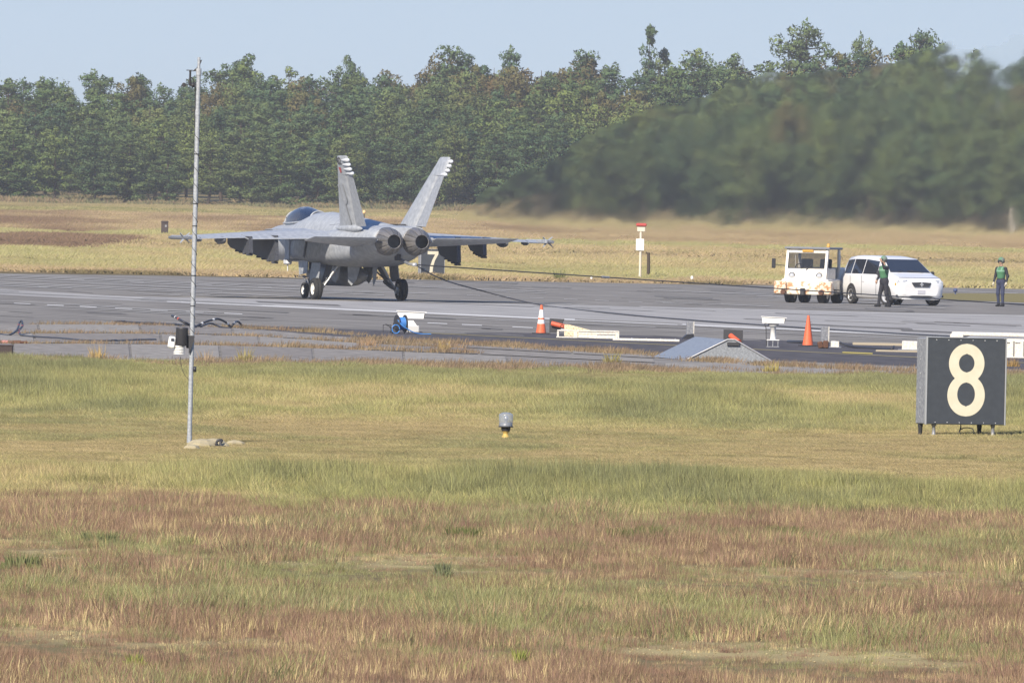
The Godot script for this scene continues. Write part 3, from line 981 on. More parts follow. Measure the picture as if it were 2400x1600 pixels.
	scatter("far_meadow_grass", "dry straw-coloured grass on the field behind the runway", tuft_mesh(7, 20, 0.20, 0.42, 0.02, 0.8, 0.55, 0.22), M.leaf, s4, c4)
	# ---- gravel in the bare patches
	rng.seed = 10
	var s5 := []
	var c5 := []
	for i in 12000:
		var d := rng.randf_range(72.0, 108.0)
		var x := rng.randf_range(-d * 0.047 - 1.0, d * 0.047 + 1.0)
		if bare(x, d) < rng.randf_range(0.1, 0.9): continue
		var s := rng.randf_range(0.2, 0.5)
		s5.append(Transform3D(Basis(Vector3(1, rng.randf(), 0).normalized(), rng.randf() * TAU).scaled(Vector3(s, s * 0.8, s)), Vector3(x, 0.004, -d)))
		c5.append(Color(0.45, 0.38, 0.22).lerp(Color(0.36, 0.29, 0.165), rng.randf()) * rng.randf_range(0.8, 1.15))
	var peb := start()
	lathe(peb, [[0.002, -0.013], [0.016, -0.008], [0.02, 0.0], [0.013, 0.011], [0.002, 0.014]], Vector3.ZERO, ZUP, 6)
	peb.generate_normals()
	tag(scatter("gravel", "pale yellow gravel in the bare patches of the near ground", peb.commit(), M.leaf, s5, c5), "", "gravel")

func at_line(px: float) -> float:       # where the meadow meets the apron, in the photograph
	return 842.0 + px * 0.0205 + 2.0

func far_edge(px: float) -> float:
	var y := 640.5 + px * 0.0152
	if px > 1650.0: y = 667.5 + (px - 1650.0) * 0.012
	return F * 2.9 / (y - (511.0 + (px - 1200.0) * 0.0205))

func clump(called: String, label: String, px: float, py: float, h: float, w: float, c: Color, sd: int, blades := 46, group := ""):
	# one weed or shrub that can be told apart: many stems from one root
	var o := thing(called, label, "plant", at(px, py), 0.0, group)
	var m: StandardMaterial3D = M.leaf.duplicate()
	m.albedo_color = c.linear_to_srgb()
	put("stems", tuft_mesh(sd, blades, h, w * 0.45, 0.007, 0.4), m, o)
	put("undergrowth", tuft_mesh(sd + 50, blades, h * 0.5, w * 0.6, 0.009, 0.7), m, o)

# ------------------------------------------------------------------ trees
func leaf_clump(st: SurfaceTool, r: RandomNumberGenerator, c: Vector3, rad: Vector3, n: int, size: float, col: Color):
	# a puff of foliage: most leaves lie over one another on its outside, some stand out of it
	for i in n:
		var u := Vector3(r.randfn(), r.randfn(), r.randfn()).normalized()
		var out := i % 5 == 0
		var p := c + u * rad * r.randf_range(0.72, 1.0)
		var nm := (u / rad).normalized()
		var t := nm.cross(Vector3(r.randfn(), r.randfn(), r.randfn())).normalized()
		var d := (t + nm * (r.randf_range(0.7, 1.6) if out else r.randf_range(-0.15, 0.45))).normalized()
		var s := nm.cross(t).normalized()
		var l := size * r.randf_range(0.6, 1.3)
		nm = (nm + Vector3(r.randfn(), r.randfn(), r.randfn()) * 0.22).normalized()
		var k := col * r.randf_range(0.84, 1.18)
		var tr := [p - s * l * 0.4, p + d * l, p + s * l * 0.4]
		if (tr[2] - tr[0]).cross(tr[1] - tr[0]).dot(nm) < 0.0: tr = [tr[2], tr[1], tr[0]]
		for v in tr:
			st.set_normal(nm); st.set_color(k); st.add_vertex(v)

func make_tree(sd: int, style: Dictionary) -> Array:
	# returns [trunk mesh, crown mesh] of a tree about style.h metres tall
	var r := RandomNumberGenerator.new()
	r.seed = sd
	var h: float = style.h
	var tr := start()
	var bend := Vector3(r.randf_range(-0.25, 0.25), 0, r.randf_range(-0.25, 0.25))
	var pts := []
	for i in 8:
		var t := i / 7.0
		pts.append(Vector3(0, h * 0.97 * t, 0) + bend * sin(t * 2.6) + Vector3(r.randfn(), 0, r.randfn()) * 0.04)
	tube(tr, pts, [0.17, 0.155, 0.14, 0.12, 0.10, 0.075, 0.05, 0.02], 7)
	var cr := SurfaceTool.new()
	cr.begin(Mesh.PRIMITIVE_TRIANGLES)
	var y0: float = h * style.bare
	if style.kind == "pine":
		var y := y0
		while y < h:
			var t := (y - y0) / (h - y0)
			var reach: float = style.w * (pow(1.0 - t, style.taper) * 0.95 + 0.16) * (0.8 + 0.25 * sin(t * 9.0 + sd))
			var nb := int(r.randi_range(4, 6) * (1.0 if t < 0.8 else 0.7))
			for b in nb:
				if r.randf() < style.gap: continue
				var a := r.randf() * TAU
				var out := Vector3(cos(a), 0, sin(a))
				var l := reach * r.randf_range(0.55, 1.1)
				var tip := Vector3(0, y + l * r.randf_range(0.05, 0.35), 0) + out * l
				var root := Vector3(0, y - 0.1, 0) + bend * sin(y / h * 2.6)
				tube(tr, [root, root.lerp(tip, 0.5) + Vector3.DOWN * 0.05, tip], [0.05, 0.035, 0.012], 4, false)
				var kcol: Color = style.c.lerp(style.c2, r.randf())
				var m := maxi(1, int(l / 0.72))
				for q in m:
					var f := (q + 0.7 + r.randf_range(-0.2, 0.2)) / m
					var cc := root.lerp(tip, clampf(f, 0.25, 1.0)) + Vector3(r.randfn(), r.randfn() * 0.5, r.randfn()) * 0.13
					var rs: float = r.randf_range(0.36, 0.78) * style.puff
					leaf_clump(cr, r, cc, Vector3(rs * 1.05, rs * 0.66, rs * 1.05), style.n, 0.21, kcol)
			y += r.randf_range(0.5, 0.8)
		leaf_clump(cr, r, Vector3(0, h - 0.1, 0) + bend * 0.5, Vector3(0.3, 0.5, 0.3), style.n, 0.2, style.c)
	else:
		for b in int(style.clumps):
			var u := Vector3(r.randfn(), r.randfn(), r.randfn()).normalized()
			u.y = u.y * 0.9 + 0.12
			var mid := Vector3(0, (y0 + h) * 0.5, 0)
			var cc := mid + u * Vector3(style.w, (h - y0) * 0.5, style.w) * r.randf_range(0.5, 0.98)
			if b % 3 == 0: tube(tr, [Vector3(0, y0 + 0.2, 0), mid.lerp(cc, 0.5), cc], [0.08, 0.05, 0.015], 4, false)
			var rs: float = r.randf_range(0.42, 0.78) * style.puff
			leaf_clump(cr, r, cc, Vector3(rs, rs * 0.8, rs), style.n, 0.22, style.c.lerp(style.c2, r.randf()))
	tr.generate_normals()
	return [tr.commit(), cr.commit()]

const RIDGE := [[-200, 190], [0, 178], [130, 178], [185, 152], [235, 180], [300, 168], [360, 182], [430, 192], [500, 152], [560, 132], [610, 150], [690, 166], [740, 152], [780, 170], [815, 134], [850, 172], [940, 146], [985, 158], [1050, 113], [1100, 130], [1130, 150], [1190, 120], [1240, 144], [1290, 152], [1350, 122], [1400, 142], [1470, 150], [1600, 122], [1640, 120], [1700, 120], [1780, 140], [1830, 132], [1940, 134], [2010, 92], [2060, 118], [2140, 82], [2190, 84], [2250, 112], [2320, 140], [2380, 142], [2420, 118], [2600, 130]]

func ridge_y(px: float) -> float:
	for i in RIDGE.size() - 1:
		if px <= RIDGE[i + 1][0]: return lerpf(RIDGE[i][1], RIDGE[i + 1][1], (px - RIDGE[i][0]) / float(RIDGE[i + 1][0] - RIDGE[i][0]))
	return 130.0

func build_forest():
	var pine := Color(0.118, 0.152, 0.076)
	var pine2 := Color(0.168, 0.194, 0.088)
	var blue := Color(0.090, 0.134, 0.082)
	var oak := Color(0.165, 0.145, 0.068)
	var brown := Color(0.165, 0.122, 0.068)
	var rusty := Color(0.19, 0.105, 0.05)
	var styles := []
	for i in 7:
		styles.append({"kind": "pine", "h": 10.0, "bare": [0.10, 0.16, 0.05, 0.22, 0.12, 0.08, 0.18][i], "w": [2.8, 2.6, 3.1, 2.7, 2.9, 2.5, 2.8][i], "taper": [0.42, 0.34, 0.5, 0.3, 0.4, 0.5, 0.32][i], "gap": [0.05, 0.08, 0.04, 0.12, 0.06, 0.05, 0.1][i], "puff": [1.0, 1.1, 1.0, 1.2, 1.05, 0.95, 1.15][i], "n": 74, "c": [pine, blue, pine, pine2, blue, pine, pine2][i], "c2": [pine2, pine, blue, pine2, pine2, blue, pine][i]})
	var oaks := []
	for i in 4:
		oaks.append({"kind": "oak", "h": 10.0, "bare": 0.25, "w": [2.3, 2.6, 2.1, 2.4][i], "clumps": 80, "puff": 1.1, "n": 90, "c": [oak, brown, oak, rusty][i], "c2": [brown, oak, pine2, brown][i]})
	var pm := []
	var om := []
	for i in styles.size(): pm.append(make_tree(100 + i, styles[i]))
	for i in oaks.size(): om.append(make_tree(200 + i, oaks[i]))
	print("tree meshes")
	rng.seed = 21
	var plant := func(px: float, d: float, top_y: float, which: Array, label: String, called: String, group: String, wide: float, tint := 0):
		var p := on_ground(px, d)
		var top := at_d(px, top_y, d)
		var h := maxf(top.y - p.y, 2.5)
		var t := thing(called, label, "tree", p, rng.randf() * TAU, group)
		var s := h / 10.0
		t.scale = Vector3(lerpf(s, 1.0, 0.45) * wide, s, lerpf(s, 1.0, 0.45) * wide)
		put("trunk", which[0], M.bark, t)
		put("crown", which[1], M.needle_tints[tint], t)
	var rows := 9
	for r in rows:
		var d0 := 1100.0 + r * 13.0
		var step := 3.3 + r * 0.14
		var half := d0 * 0.0465 + 4.0
		var x := -half + rng.randf() * step
		while x < half:
			var d := d0 + rng.randf_range(-5.0, 5.0)
			var px := 1200.0 + x * F / d
			var base_y := 475.0 + px * 0.0209
			var f := (r + 1.0) / rows
			var ry := ridge_y(px)
			var top := lerpf(base_y - 150.0, ry, pow(f, 0.8)) + rng.randf_range(-14.0, 26.0)
			if r == rows - 1: top = ry + rng.randf_range(0.0, 12.0)
			elif r == rows - 2: top = ry + rng.randf_range(4.0, 34.0)
			var oaky := 0.05 + (0.5 if r >= 6 else 0.12 if r >= 4 else 0.0) * (1.0 if px > 950.0 and px < 1950.0 else 0.4)
			if rng.randf() < oaky and r > 1:
				var k := rng.randi() % 4
				if k == 3 and rng.randf() < 0.6: k = 0
				plant.call(px, d, top, om[k], ["ochre-green oak in the wood behind the airfield", "brown-leaved oak in the wood behind the airfield", "olive oak in the wood behind the airfield", "rust-coloured oak in the wood behind the airfield"][k], "oak_tree", ["ochre oaks of the far wood", "brown oaks of the far wood", "olive oaks of the far wood", "rusty oaks of the far wood"][k], rng.randf_range(0.9, 1.2))
			else:
				var k := rng.randi() % 7
				var fr := r < 2
				var tint := rng.randi() % 5
				var hue: String = ["mid-green", "light yellow-green", "dark blue-green", "pale grey-green", "brownish green"][tint]
				plant.call(px, d, top, pm[k], (hue + " pine along the front edge of the wood") if fr else (hue + " pine deeper in the wood behind the airfield"), "pine_tree", (hue + " pines along the edge of the wood") if fr else (hue + " pines inside the wood"), rng.randf_range(0.95, 1.35), tint)
			x += step * rng.randf_range(0.75, 1.25)
	# the trees that stand out against the sky
	var tall := {"kind": "pine", "h": 10.0, "bare": 0.30, "w": 1.7, "taper": 0.55, "gap": 0.35, "puff": 0.8, "n": 80, "c": blue, "c2": pine}
	var cone := {"kind": "pine", "h": 10.0, "bare": 0.35, "w": 4.6, "taper": 0.9, "gap": 0.05, "puff": 0.9, "n": 70, "c": pine, "c2": pine2}
	var tm := make_tree(301, tall)
	var cm := make_tree(302, cone)
	var dm := make_tree(303, {"kind": "oak", "h": 10.0, "bare": 0.3, "w": 2.7, "clumps": 95, "puff": 0.9, "n": 80, "c": blue, "c2": pine})
	plant.call(1515.0, 1205.0, 72.0, tm, "tall thin pine with open sky between its branches, above the wood", "pine_tree", "", 0.75)
	plant.call(1550.0, 1208.0, 125.0, tm, "short thin pine beside the tallest thin one above the wood", "pine_tree", "", 0.8)
	plant.call(1880.0, 1205.0, 58.0, cm, "broad cone-shaped pine standing highest above the wood", "pine_tree", "", 1.15)
	plant.call(2010.0, 1206.0, 88.0, cm, "narrow cone-shaped pine beside the broadest one above the wood", "pine_tree", "", 0.7)
	plant.call(2145.0, 1206.0, 82.0, pm[1], "full pine with a double top rising above the wood", "pine_tree", "", 0.9)
	plant.call(1060.0, 1206.0, 112.0, dm, "dark round-topped tree rising above the wood", "pine_tree", "", 1.25)
	plant.call(1360.0, 1206.0, 122.0, dm, "dark low dome of a tree above the ochre oaks", "pine_tree", "", 1.1)
	plant.call(1192.0, 1206.0, 118.0, pm[5], "small pointed dark pine just above the ridge of oaks", "pine_tree", "", 0.9)
	plant.call(815.0, 1206.0, 134.0, dm, "small dark tuft-topped pine above the wood", "pine_tree", "", 0.6)
	plant.call(562.0, 1206.0, 130.0, dm, "spreading dark tree top next to the white mast", "pine_tree", "", 0.95)
	# low growth along the foot of the wood
	rng.seed = 31
	var sx := []
	var sc := []
	for i in 2600:
		var d := rng.randf_range(1093.0, 1114.0)
		var half := d * 0.0465 + 4.0
		var x := rng.randf_range(-half, half)
		var s := rng.randf_range(0.5, 1.5) * (0.9 + n_a.get_noise_2d(x * 2.0, 55.0))
		sx.append(Transform3D(turned(1.5, s), Vector3(x, ground_h(d), -d)))
		sc.append(Color(0.12, 0.135, 0.07).lerp(Color(0.22, 0.16, 0.095), rng.randf()))
	tag(scatter("undergrowth", "low brown and green growth along the foot of the wood", tuft_mesh(40, 44, 0.5, 0.7, 0.05, 0.8, 0.3), M.leaf, sx, sc), "", "undergrowth")

func make_heat_haze():
	# the hot exhaust that drifts over the far field: a thin, wavering body of warmer air that bends what is seen through it
	var d := 690.0
	for layer in [[[[1030, 520], [1085, 476], [1150, 432], [1250, 376], [1400, 300], [1560, 226], [1760, 176], [2000, 150], [2140, 120], [2300, 96], [2560, 60], [2600, 592], [1500, 578], [1230, 562]], 0.00024, 0.0, 51], [[[1110, 516], [1170, 462], [1290, 402], [1440, 330], [1620, 262], [1840, 226], [2060, 200], [2260, 150], [2560, 110], [2600, 575], [1500, 562], [1260, 546]], 0.00030, 9.0, 52]]:
		var poly := PackedVector2Array()
		for p in layer[0]:
			var w := at_d(p[0], p[1], d)
			poly.append(Vector2(w.x, w.y))
		var lo := poly[0]
		var hi := poly[0]
		for p in poly: lo = lo.min(p); hi = hi.max(p)
		var nx := 170
		var ny := 64
		var nz := FastNoiseLite.new()
		nz.seed = layer[3]; nz.frequency = 0.35; nz.fractal_octaves = 3
		var thick := func(q: Vector2) -> float:
			var w := q + Vector2(nz.get_noise_2d(q.x * 0.8, q.y), nz.get_noise_2d(q.x + 50.0, q.y)) * 0.7
			if not Geometry2D.is_point_in_polygon(w, poly): return 0.0
			var m := 1e9
			for i in poly.size():
				m = minf(m, w.distance_to(Geometry2D.get_closest_point_to_segment(w, poly[i], poly[(i + 1) % poly.size()])))
			var tk := smoothstep(0.0, 2.4, m) * (0.5 + 0.06 * nz.get_noise_2d(q.x * 4.0, q.y * 4.0))
			return tk if tk > 0.03 else 0.0
		var g := []
		for y in ny + 1:
			var row := []
			for x in nx + 1:
				var q := Vector2(lerpf(lo.x - 0.5, hi.x + 0.5, x / float(nx)), lerpf(lo.y - 0.5, hi.y + 0.5, y / float(ny)))
				row.append([q, thick.call(q)])
			g.append(row)
		var st := start()
		for y in ny:
			for x in nx:
				var c := [g[y][x], g[y][x + 1], g[y + 1][x + 1], g[y + 1][x]]
				if c[0][1] + c[1][1] + c[2][1] + c[3][1] <= 0.0: continue
				var f := []
				var b := []
				for k in c:
					f.append(Vector3(k[0].x, k[0].y, -d - layer[2] + k[1] * 0.5)); b.append(Vector3(k[0].x, k[0].y, -d - layer[2] - k[1] * 0.5))
				for k in [[0, 1, 2], [0, 2, 3]]:
					if c[k[0]][1] + c[k[1]][1] + c[k[2]][1] <= 0.0: continue
					st.set_smooth_group(1)
					tri(st, f[k[0]], f[k[2]], f[k[1]])
					st.set_smooth_group(2)
					tri(st, b[k[0]], b[k[1]], b[k[2]])
		var m := mat(Color(0.985, 0.985, 0.98, 0.0), 0.29)
		m.refraction_enabled = true
		m.refraction_scale = layer[1]
		m.transparency = BaseMaterial3D.TRANSPARENCY_ALPHA
		var o := obj("heat_haze", st, m)
		tag(o, ["wide shimmering hot air behind the jet's exhaust, over the far wood", "denser core of the shimmering hot air over the far wood"][layer[3] - 51], "heat haze", "", "stuff")

# ------------------------------------------------------------------ vehicles
func make_van():
	var v := thing("minivan", "white minivan with dark windows standing behind the person with a raised arm", "van", at(2093, 714.5), 0.40)
	var S := [[2.47, 0.66, 0.38, 0.70, 0.74, 0.56, 0.82], [2.40, 0.87, 0.26, 0.91, 0.82, 0.82, 0.94], [2.22, 0.94, 0.24, 0.95, 0.92, 0.86, 1.02], [1.95, 0.955, 0.24, 0.97, 0.98, 0.85, 1.09], [1.70, 0.955, 0.22, 0.975, 1.04, 0.85, 1.14], [1.50, 0.955, 0.22, 0.975, 1.07, 0.86, 1.19], [0.55, 0.955, 0.22, 0.975, 1.10, 0.74, 1.72], [-0.4, 0.955, 0.22, 0.975, 1.10, 0.73, 1.80], [-1.7, 0.955, 0.22, 0.975, 1.10, 0.72, 1.80], [-2.3, 0.955, 0.24, 0.96, 1.10, 0.71, 1.74], [-2.60, 0.93, 0.28, 0.93, 1.05, 0.80, 1.12], [-2.70, 0.86, 0.36, 0.88, 0.74, 0.78, 0.80]]
	# [z, half width low, bottom, half width at belt, belt, half width at top, top]
	var ring := func(s: Array) -> Array:
		var half := [Vector2(s[1] * 0.9, s[2]), Vector2(s[1], s[2] + 0.09), Vector2(s[1] + 0.02, lerpf(s[2], s[4], 0.5)), Vector2(s[3], s[4] - 0.05), Vector2(s[3] - 0.03, s[4]), Vector2(lerpf(s[3] - 0.03, s[5], 0.9), lerpf(s[4], s[6], 0.86)), Vector2(s[5] * 0.93, lerpf(s[4], s[6], 0.97)), Vector2(s[5] * 0.6, s[6])]
		var r := []
		for p in half: r.append(Vector3(p.x, p.y, s[0]))
		for i in half.size(): r.append(Vector3(-half[-1 - i].x, half[-1 - i].y, s[0]))
		return r
	var rings := []
	for s in S: rings.append(ring.call(s))
	var st := start()
	st.set_smooth_group(2)
	loft(st, rings, false, false)
	st.set_smooth_group(-1)
	fan(st, rings[0], false); fan(st, rings[-1], true)
	obj("body", st, M.car_white, v)
	var side := func(z: float, f: float, s: float) -> Vector3:
		for i in S.size() - 1:
			if z >= S[i + 1][0]:
				var t: float = (z - S[i][0]) / (S[i + 1][0] - S[i][0])
				var a := Vector2(lerpf(S[i][3], S[i + 1][3], t) - 0.03, lerpf(S[i][4], S[i + 1][4], t))
				var b := Vector2(lerpf(S[i][5], S[i + 1][5], t), lerpf(S[i][6], S[i + 1][6], t))
				var p := Vector2(lerpf(a.x, lerpf(a.x, b.x, 0.9), f / 0.86), lerpf(a.y, b.y, f))
				return Vector3(s * (p.x + 0.008), p.y, z)
		return Vector3.ZERO
	for s in [-1.0, 1.0]:
		for w in [[1.2, 0.80, 0.50, 0.42, "front_quarter_window"], [0.64, -0.62, 0.0, 0.0, "door_window"], [-0.68, -1.62, 0.0, 0.0, "door_window"], [-1.68, -2.28, 0.0, 0.0, "rear_window"]]:
			st = start()
			var lo := 0.04
			var hi := 0.80
			if w[4] == "front_quarter_window":
				tri(st, side.call(1.2, lo, s), side.call(0.71, lo, s), side.call(0.71, 0.62, s))
			else:
				quad(st, side.call(w[0], lo, s), side.call(w[1], lo, s), side.call(w[1], hi, s), side.call(w[0] - (0.12 if w[0] > 0.3 else 0.0), hi, s))
			obj(w[4], st, M.car_glass, v)
		# black disc painted in for the shade of the wheel well, then wheel
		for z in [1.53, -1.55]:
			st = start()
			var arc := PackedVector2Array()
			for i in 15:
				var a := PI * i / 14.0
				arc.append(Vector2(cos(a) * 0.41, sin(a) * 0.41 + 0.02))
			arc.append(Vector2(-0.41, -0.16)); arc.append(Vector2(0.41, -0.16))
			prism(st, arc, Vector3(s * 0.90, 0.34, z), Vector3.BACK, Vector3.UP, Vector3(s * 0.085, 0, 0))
			obj("wheel_well_shade", st, M.rubber, v)
			var wh: Node3D = wheel(v, "wheel", Vector3.ZERO, 0.335, 0.225, 0.225, M.alloy)
			wh.position = Vector3(s * 0.905, 0.335, z)
			if z > 0.0: wh.rotation.y = 0.32
		st = start()
		prism(st, PackedVector2Array([Vector2(0, 0), Vector2(0.26, 0.02), Vector2(0.36, 0.13), Vector2(0.04, 0.11)]), Vector3(s * 0.92, 0.82, 2.30), Vector3(-s, 0, 0.22), Vector3(0, 1, -0.28), Vector3(0, 0.0, 0.10))
		obj("headlight", st, M.lens, v)
		st = start()
		box(st, Vector3(s * 0.935, 0.78, 2.26), Vector3(0.05, 0.10, 0.10), Basis.IDENTITY, 0.01)
		obj("turn_signal", st, M.amber, v)
		st = start()
		box(st, Vector3(s * 1.08, 1.17, 1.06), Vector3(0.16, 0.17, 0.12), Basis.IDENTITY, 0.03)
		box(st, Vector3(s * 0.97, 1.13, 1.08), Vector3(0.12, 0.04, 0.05))
		obj("mirror", st, M.dark, v)
		st = start()
		box(st, Vector3(s * 0.99, 0.86, -0.52), Vector3(0.02, 0.04, 0.16), Basis.IDENTITY, 0.006)
		obj("door_handle", st, M.car_white, v)
	st = start()
	quad(st, Vector3(-0.80, 1.215, 1.48), Vector3(0.80, 1.215, 1.48), Vector3(0.665, 1.68, 0.65), Vector3(-0.665, 1.68, 0.65))
	quad(st, Vector3(-0.80, 1.200, 1.465), Vector3(0.80, 1.200, 1.465), Vector3(0.80, 1.215, 1.48), Vector3(-0.80, 1.215, 1.48))
	obj("windscreen", st, M.car_glass, v)
	st = start()
	prism(st, PackedVector2Array([Vector2(-0.40, 0.08), Vector2(-0.30, -0.07), Vector2(0.30, -0.07), Vector2(0.40, 0.08), Vector2(0.0, 0.10)]), Vector3(0, 0.77, 2.44), Vector3.RIGHT, Vector3(0, 1, -0.25), Vector3(0, 0, 0.06))
	var gr := obj("grille", st, M.dark, v)
	st = start()
	box(st, Vector3(0, 0.78, 2.51), Vector3(0.05, 0.16, 0.02), Basis.IDENTITY, 0.008)
	box(st, Vector3(0, 0.78, 2.512), Vector3(0.14, 0.05, 0.02), Basis.IDENTITY, 0.008)
	obj("grille_badge", st, M.bright_steel, gr)
	st = start()
	box(st, Vector3(0, 0.505, 2.475), Vector3(0.31, 0.15, 0.02), Basis.IDENTITY, 0.006)
	obj("number_plate", st, M.plate, v)
	st = start()
	for i in 7:
		var t := i / 6.0 * 2.0 - 1.0
		box(st, Vector3(t * 0.80, 0.335 + 0.02 * t * t, 2.452 - 0.10 * t * t), Vector3(0.30, 0.075, 0.06), Basis(Vector3.UP, t * 0.24))
	obj("lower_grille", st, M.dark, v)
	st = start()
	box(st, Vector3(0, 0.25, 2.36), Vector3(1.5, 0.05, 0.1), Basis.IDENTITY, 0.015)
	obj("bumper_lip", st, M.car_white, v)
	for z in [0.62, -0.66, -1.66]:
		st = start()
		for s in [-1.0, 1.0]: box(st, Vector3(s * 0.9785, 0.70, z), Vector3(0.008, 0.72, 0.012))
		obj("door_seam", st, M.black_plastic, v)
	st = start()
	tube(st, [Vector3(-0.80, 1.025, 2.22), Vector3(-0.3, 1.03, 2.27), Vector3(0.3, 1.03, 2.27), Vector3(0.80, 1.025, 2.22)], 0.008, 5)
	obj("bonnet_seam", st, M.black_plastic, v)
	for s in [-1.0, 1.0]:
		st = start()
		tube(st, [Vector3(s * 0.5, 1.225, 1.5), Vector3(s * 0.1 - 0.2, 1.27, 1.41)], 0.012, 5)
		obj("wiper", st, M.dark, v)

func make_tractor():
	var v := thing("tow_tractor", "boxy white tow tractor with rusty bumpers parked beside the white minivan", "tow tractor", at(1904, 710), -0.28)
	var st := start()
	# chassis: low slab body with a raised front box
	box(st, Vector3(0, 0.62, -0.35), Vector3(1.78, 0.55, 3.0), Basis.IDENTITY, 0.05)
	obj("body", st, M.tug_white, v)
	st = start()
	box(st, Vector3(0, 0.56, 1.22), Vector3(2.2, 0.50, 0.26), Basis.IDENTITY, 0.03)
	var bp := obj("front_bumper", st, M.tug_rust, v)
	for s in [-1.0, 1.0]:
		st = start()
		box(st, Vector3(s * 0.86, 0.56, 1.40), Vector3(0.46, 0.46, 0.12), Basis.IDENTITY, 0.03)
		obj("bumper_pad", st, M.pad_rust, bp)
		st = start()
		lathe(st, [[0.09, 0.0], [0.11, 0.02], [0.09, 0.10]], Vector3(s * 0.72, 0.40, 1.46), Basis.IDENTITY, 12)
		obj("tie_down", st, M.rust, bp)
	st = start()
	box(st, Vector3(0, 0.42, 1.42), Vector3(0.16, 0.26, 0.18), Basis.IDENTITY, 0.02)
	obj("tow_hitch", st, M.dark, v)
	# front of the cab up to the window
	st = start()
	prism(st, PackedVector2Array([Vector2(1.12, 0.78), Vector2(0.98, 1.26), Vector2(0.62, 1.30), Vector2(0.62, 0.78)]), Vector3(-0.79, 0, 0), Vector3.BACK, Vector3.UP, Vector3(1.58, 0, 0))
	obj("dash_panel", st, M.tug_white, v)
	# posts, roof
	for s in [-1.0, 1.0]:
		st = start()
		prism(st, PackedVector2Array([Vector2(1.0, 1.24), Vector2(0.80, 1.98), Vector2(0.66, 1.98), Vector2(0.84, 1.24)]), Vector3(s * 0.70, 0, 0), Vector3.BACK, Vector3.UP, Vector3(s * 0.09, 0, 0))
		obj("cab_post", st, M.tug_white, v)
		st = start()
		box(st, Vector3(s * 0.745, 1.42, -0.92), Vector3(0.09, 1.12, 0.14), Basis.IDENTITY, 0.02)
		obj("cab_post", st, M.tug_white, v)
		st = start()
		box(st, Vector3(s * 0.765, 1.04, 0.15), Vector3(0.05, 0.48, 0.9), Basis.IDENTITY, 0.02)
		obj("door", st, M.tug_white, v)
		st = start()
		lathe(st, [[0.09, 0.0], [0.10, 0.03], [0.075, 0.05], [0.02, 0.06]], Vector3(s * 0.52, 1.00, 1.04), Basis(Vector3.RIGHT, -0.2), 14)
		var hl := obj("headlight", st, M.lens, v)
		st = start()
		lathe(st, [[0.13, -0.02], [0.13, 0.025], [0.10, 0.03]], Vector3(s * 0.52, 1.00, 1.03), Basis(Vector3.RIGHT, -0.2), 14)
		obj("headlight_rim", st, M.dark, hl)
		for z in [0.75, -1.25]:
			wheel(v, "wheel", Vector3(s * 0.62, 0.36, z), 0.36, 0.34, 0.2, M.tug_white)
	st = start()
	box(st, Vector3(0, 1.90, 0.76), Vector3(1.42, 0.14, 0.10), Basis.IDENTITY, 0.02)
	obj("cab_header", st, M.tug_white, v)
	st = start()
	box(st, Vector3(0, 2.02, -0.08), Vector3(1.72, 0.08, 1.95), Basis.IDENTITY, 0.025)
	obj("roof", st, M.roof_grey, v)
	st = start()
	box(st, Vector3(0.02, 1.92, 0.83), Vector3(0.42, 0.09, 0.04), Basis.IDENTITY, 0.01)
	obj("amber_plate", st, M.amber, v)
	st = start()
	quad(st, Vector3(-0.70, 1.27, 0.965), Vector3(0.70, 1.27, 0.965), Vector3(0.70, 1.86, 0.79), Vector3(-0.70, 1.86, 0.79))
	obj("windscreen", st, M.cab_glass, v)
	st = start()
	box(st, Vector3(0, 1.05, -0.98), Vector3(1.50, 0.55, 0.06), Basis.IDENTITY, 0.02)
	obj("back_panel", st, M.tug_white, v)
	for s in [-1.0, 1.0]:
		st = start()
		box(st, Vector3(s * 0.36, 1.02, -0.30), Vector3(0.46, 0.12, 0.46), Basis.IDENTITY, 0.04)
		box(st, Vector3(s * 0.36, 1.32, -0.52), Vector3(0.44, 0.62, 0.12), Basis(Vector3.RIGHT, -0.15), 0.04)
		obj("seat", st, M.dark, v)
	st = start()
	var wheel_pts := []
	for i in 17: wheel_pts.append(Vector3(-0.36 + cos(TAU * i / 16.0) * 0.19, 1.28 + sin(TAU * i / 16.0) * 0.16, 0.42 + sin(TAU * i / 16.0) * 0.10))
	tube(st, wheel_pts, 0.018, 6, false)
	tube(st, [Vector3(-0.36, 1.28, 0.42), Vector3(-0.36, 1.05, 0.62)], 0.02, 6)
	obj("steering_wheel", st, M.dark, v)
	st = start()
	tube(st, [Vector3(-0.78, 1.36, 0.86), Vector3(-1.22, 1.40, 0.95), Vector3(-1.24, 1.5, 0.95)], 0.014, 6)
	box(st, Vector3(-1.24, 1.44, 0.96), Vector3(0.14, 0.36, 0.06), Basis(Vector3.UP, 0.4), 0.02)
	obj("mirror", st, M.dark, v)
	st = start()
	tube(st, [Vector3(-0.2, 1.27, 1.0), Vector3(0.05, 1.36, 0.96)], 0.012, 5)
	tube(st, [Vector3(0.0, 1.22, 1.03), Vector3(0.2, 1.40, 0.95)], 0.012, 5)
	obj("wiper", st, M.dark, v)
	for s in [-1.0, 1.0]:
		st = start()
		tube(st, [Vector3(s * 0.84, 1.20, -0.72), Vector3(s * 0.86, 1.75, -0.72), Vector3(s * 0.80, 1.78, -0.80)], 0.016, 6)
		obj("grab_rail", st, M.tug_white, v)
		st = start()
		box(st, Vector3(s * 0.93, 0.50, 0.05), Vector3(0.12, 0.04, 0.55), Basis.IDENTITY, 0.01)
		obj("step", st, M.dark, v)
		st = start()
		box(st, Vector3(s * 0.30, 1.00, 1.055), Vector3(0.012, 0.40, 0.012), Basis(Vector3.RIGHT, -0.28))
		obj("panel_seam", st, M.grey_light, v)
	st = start()
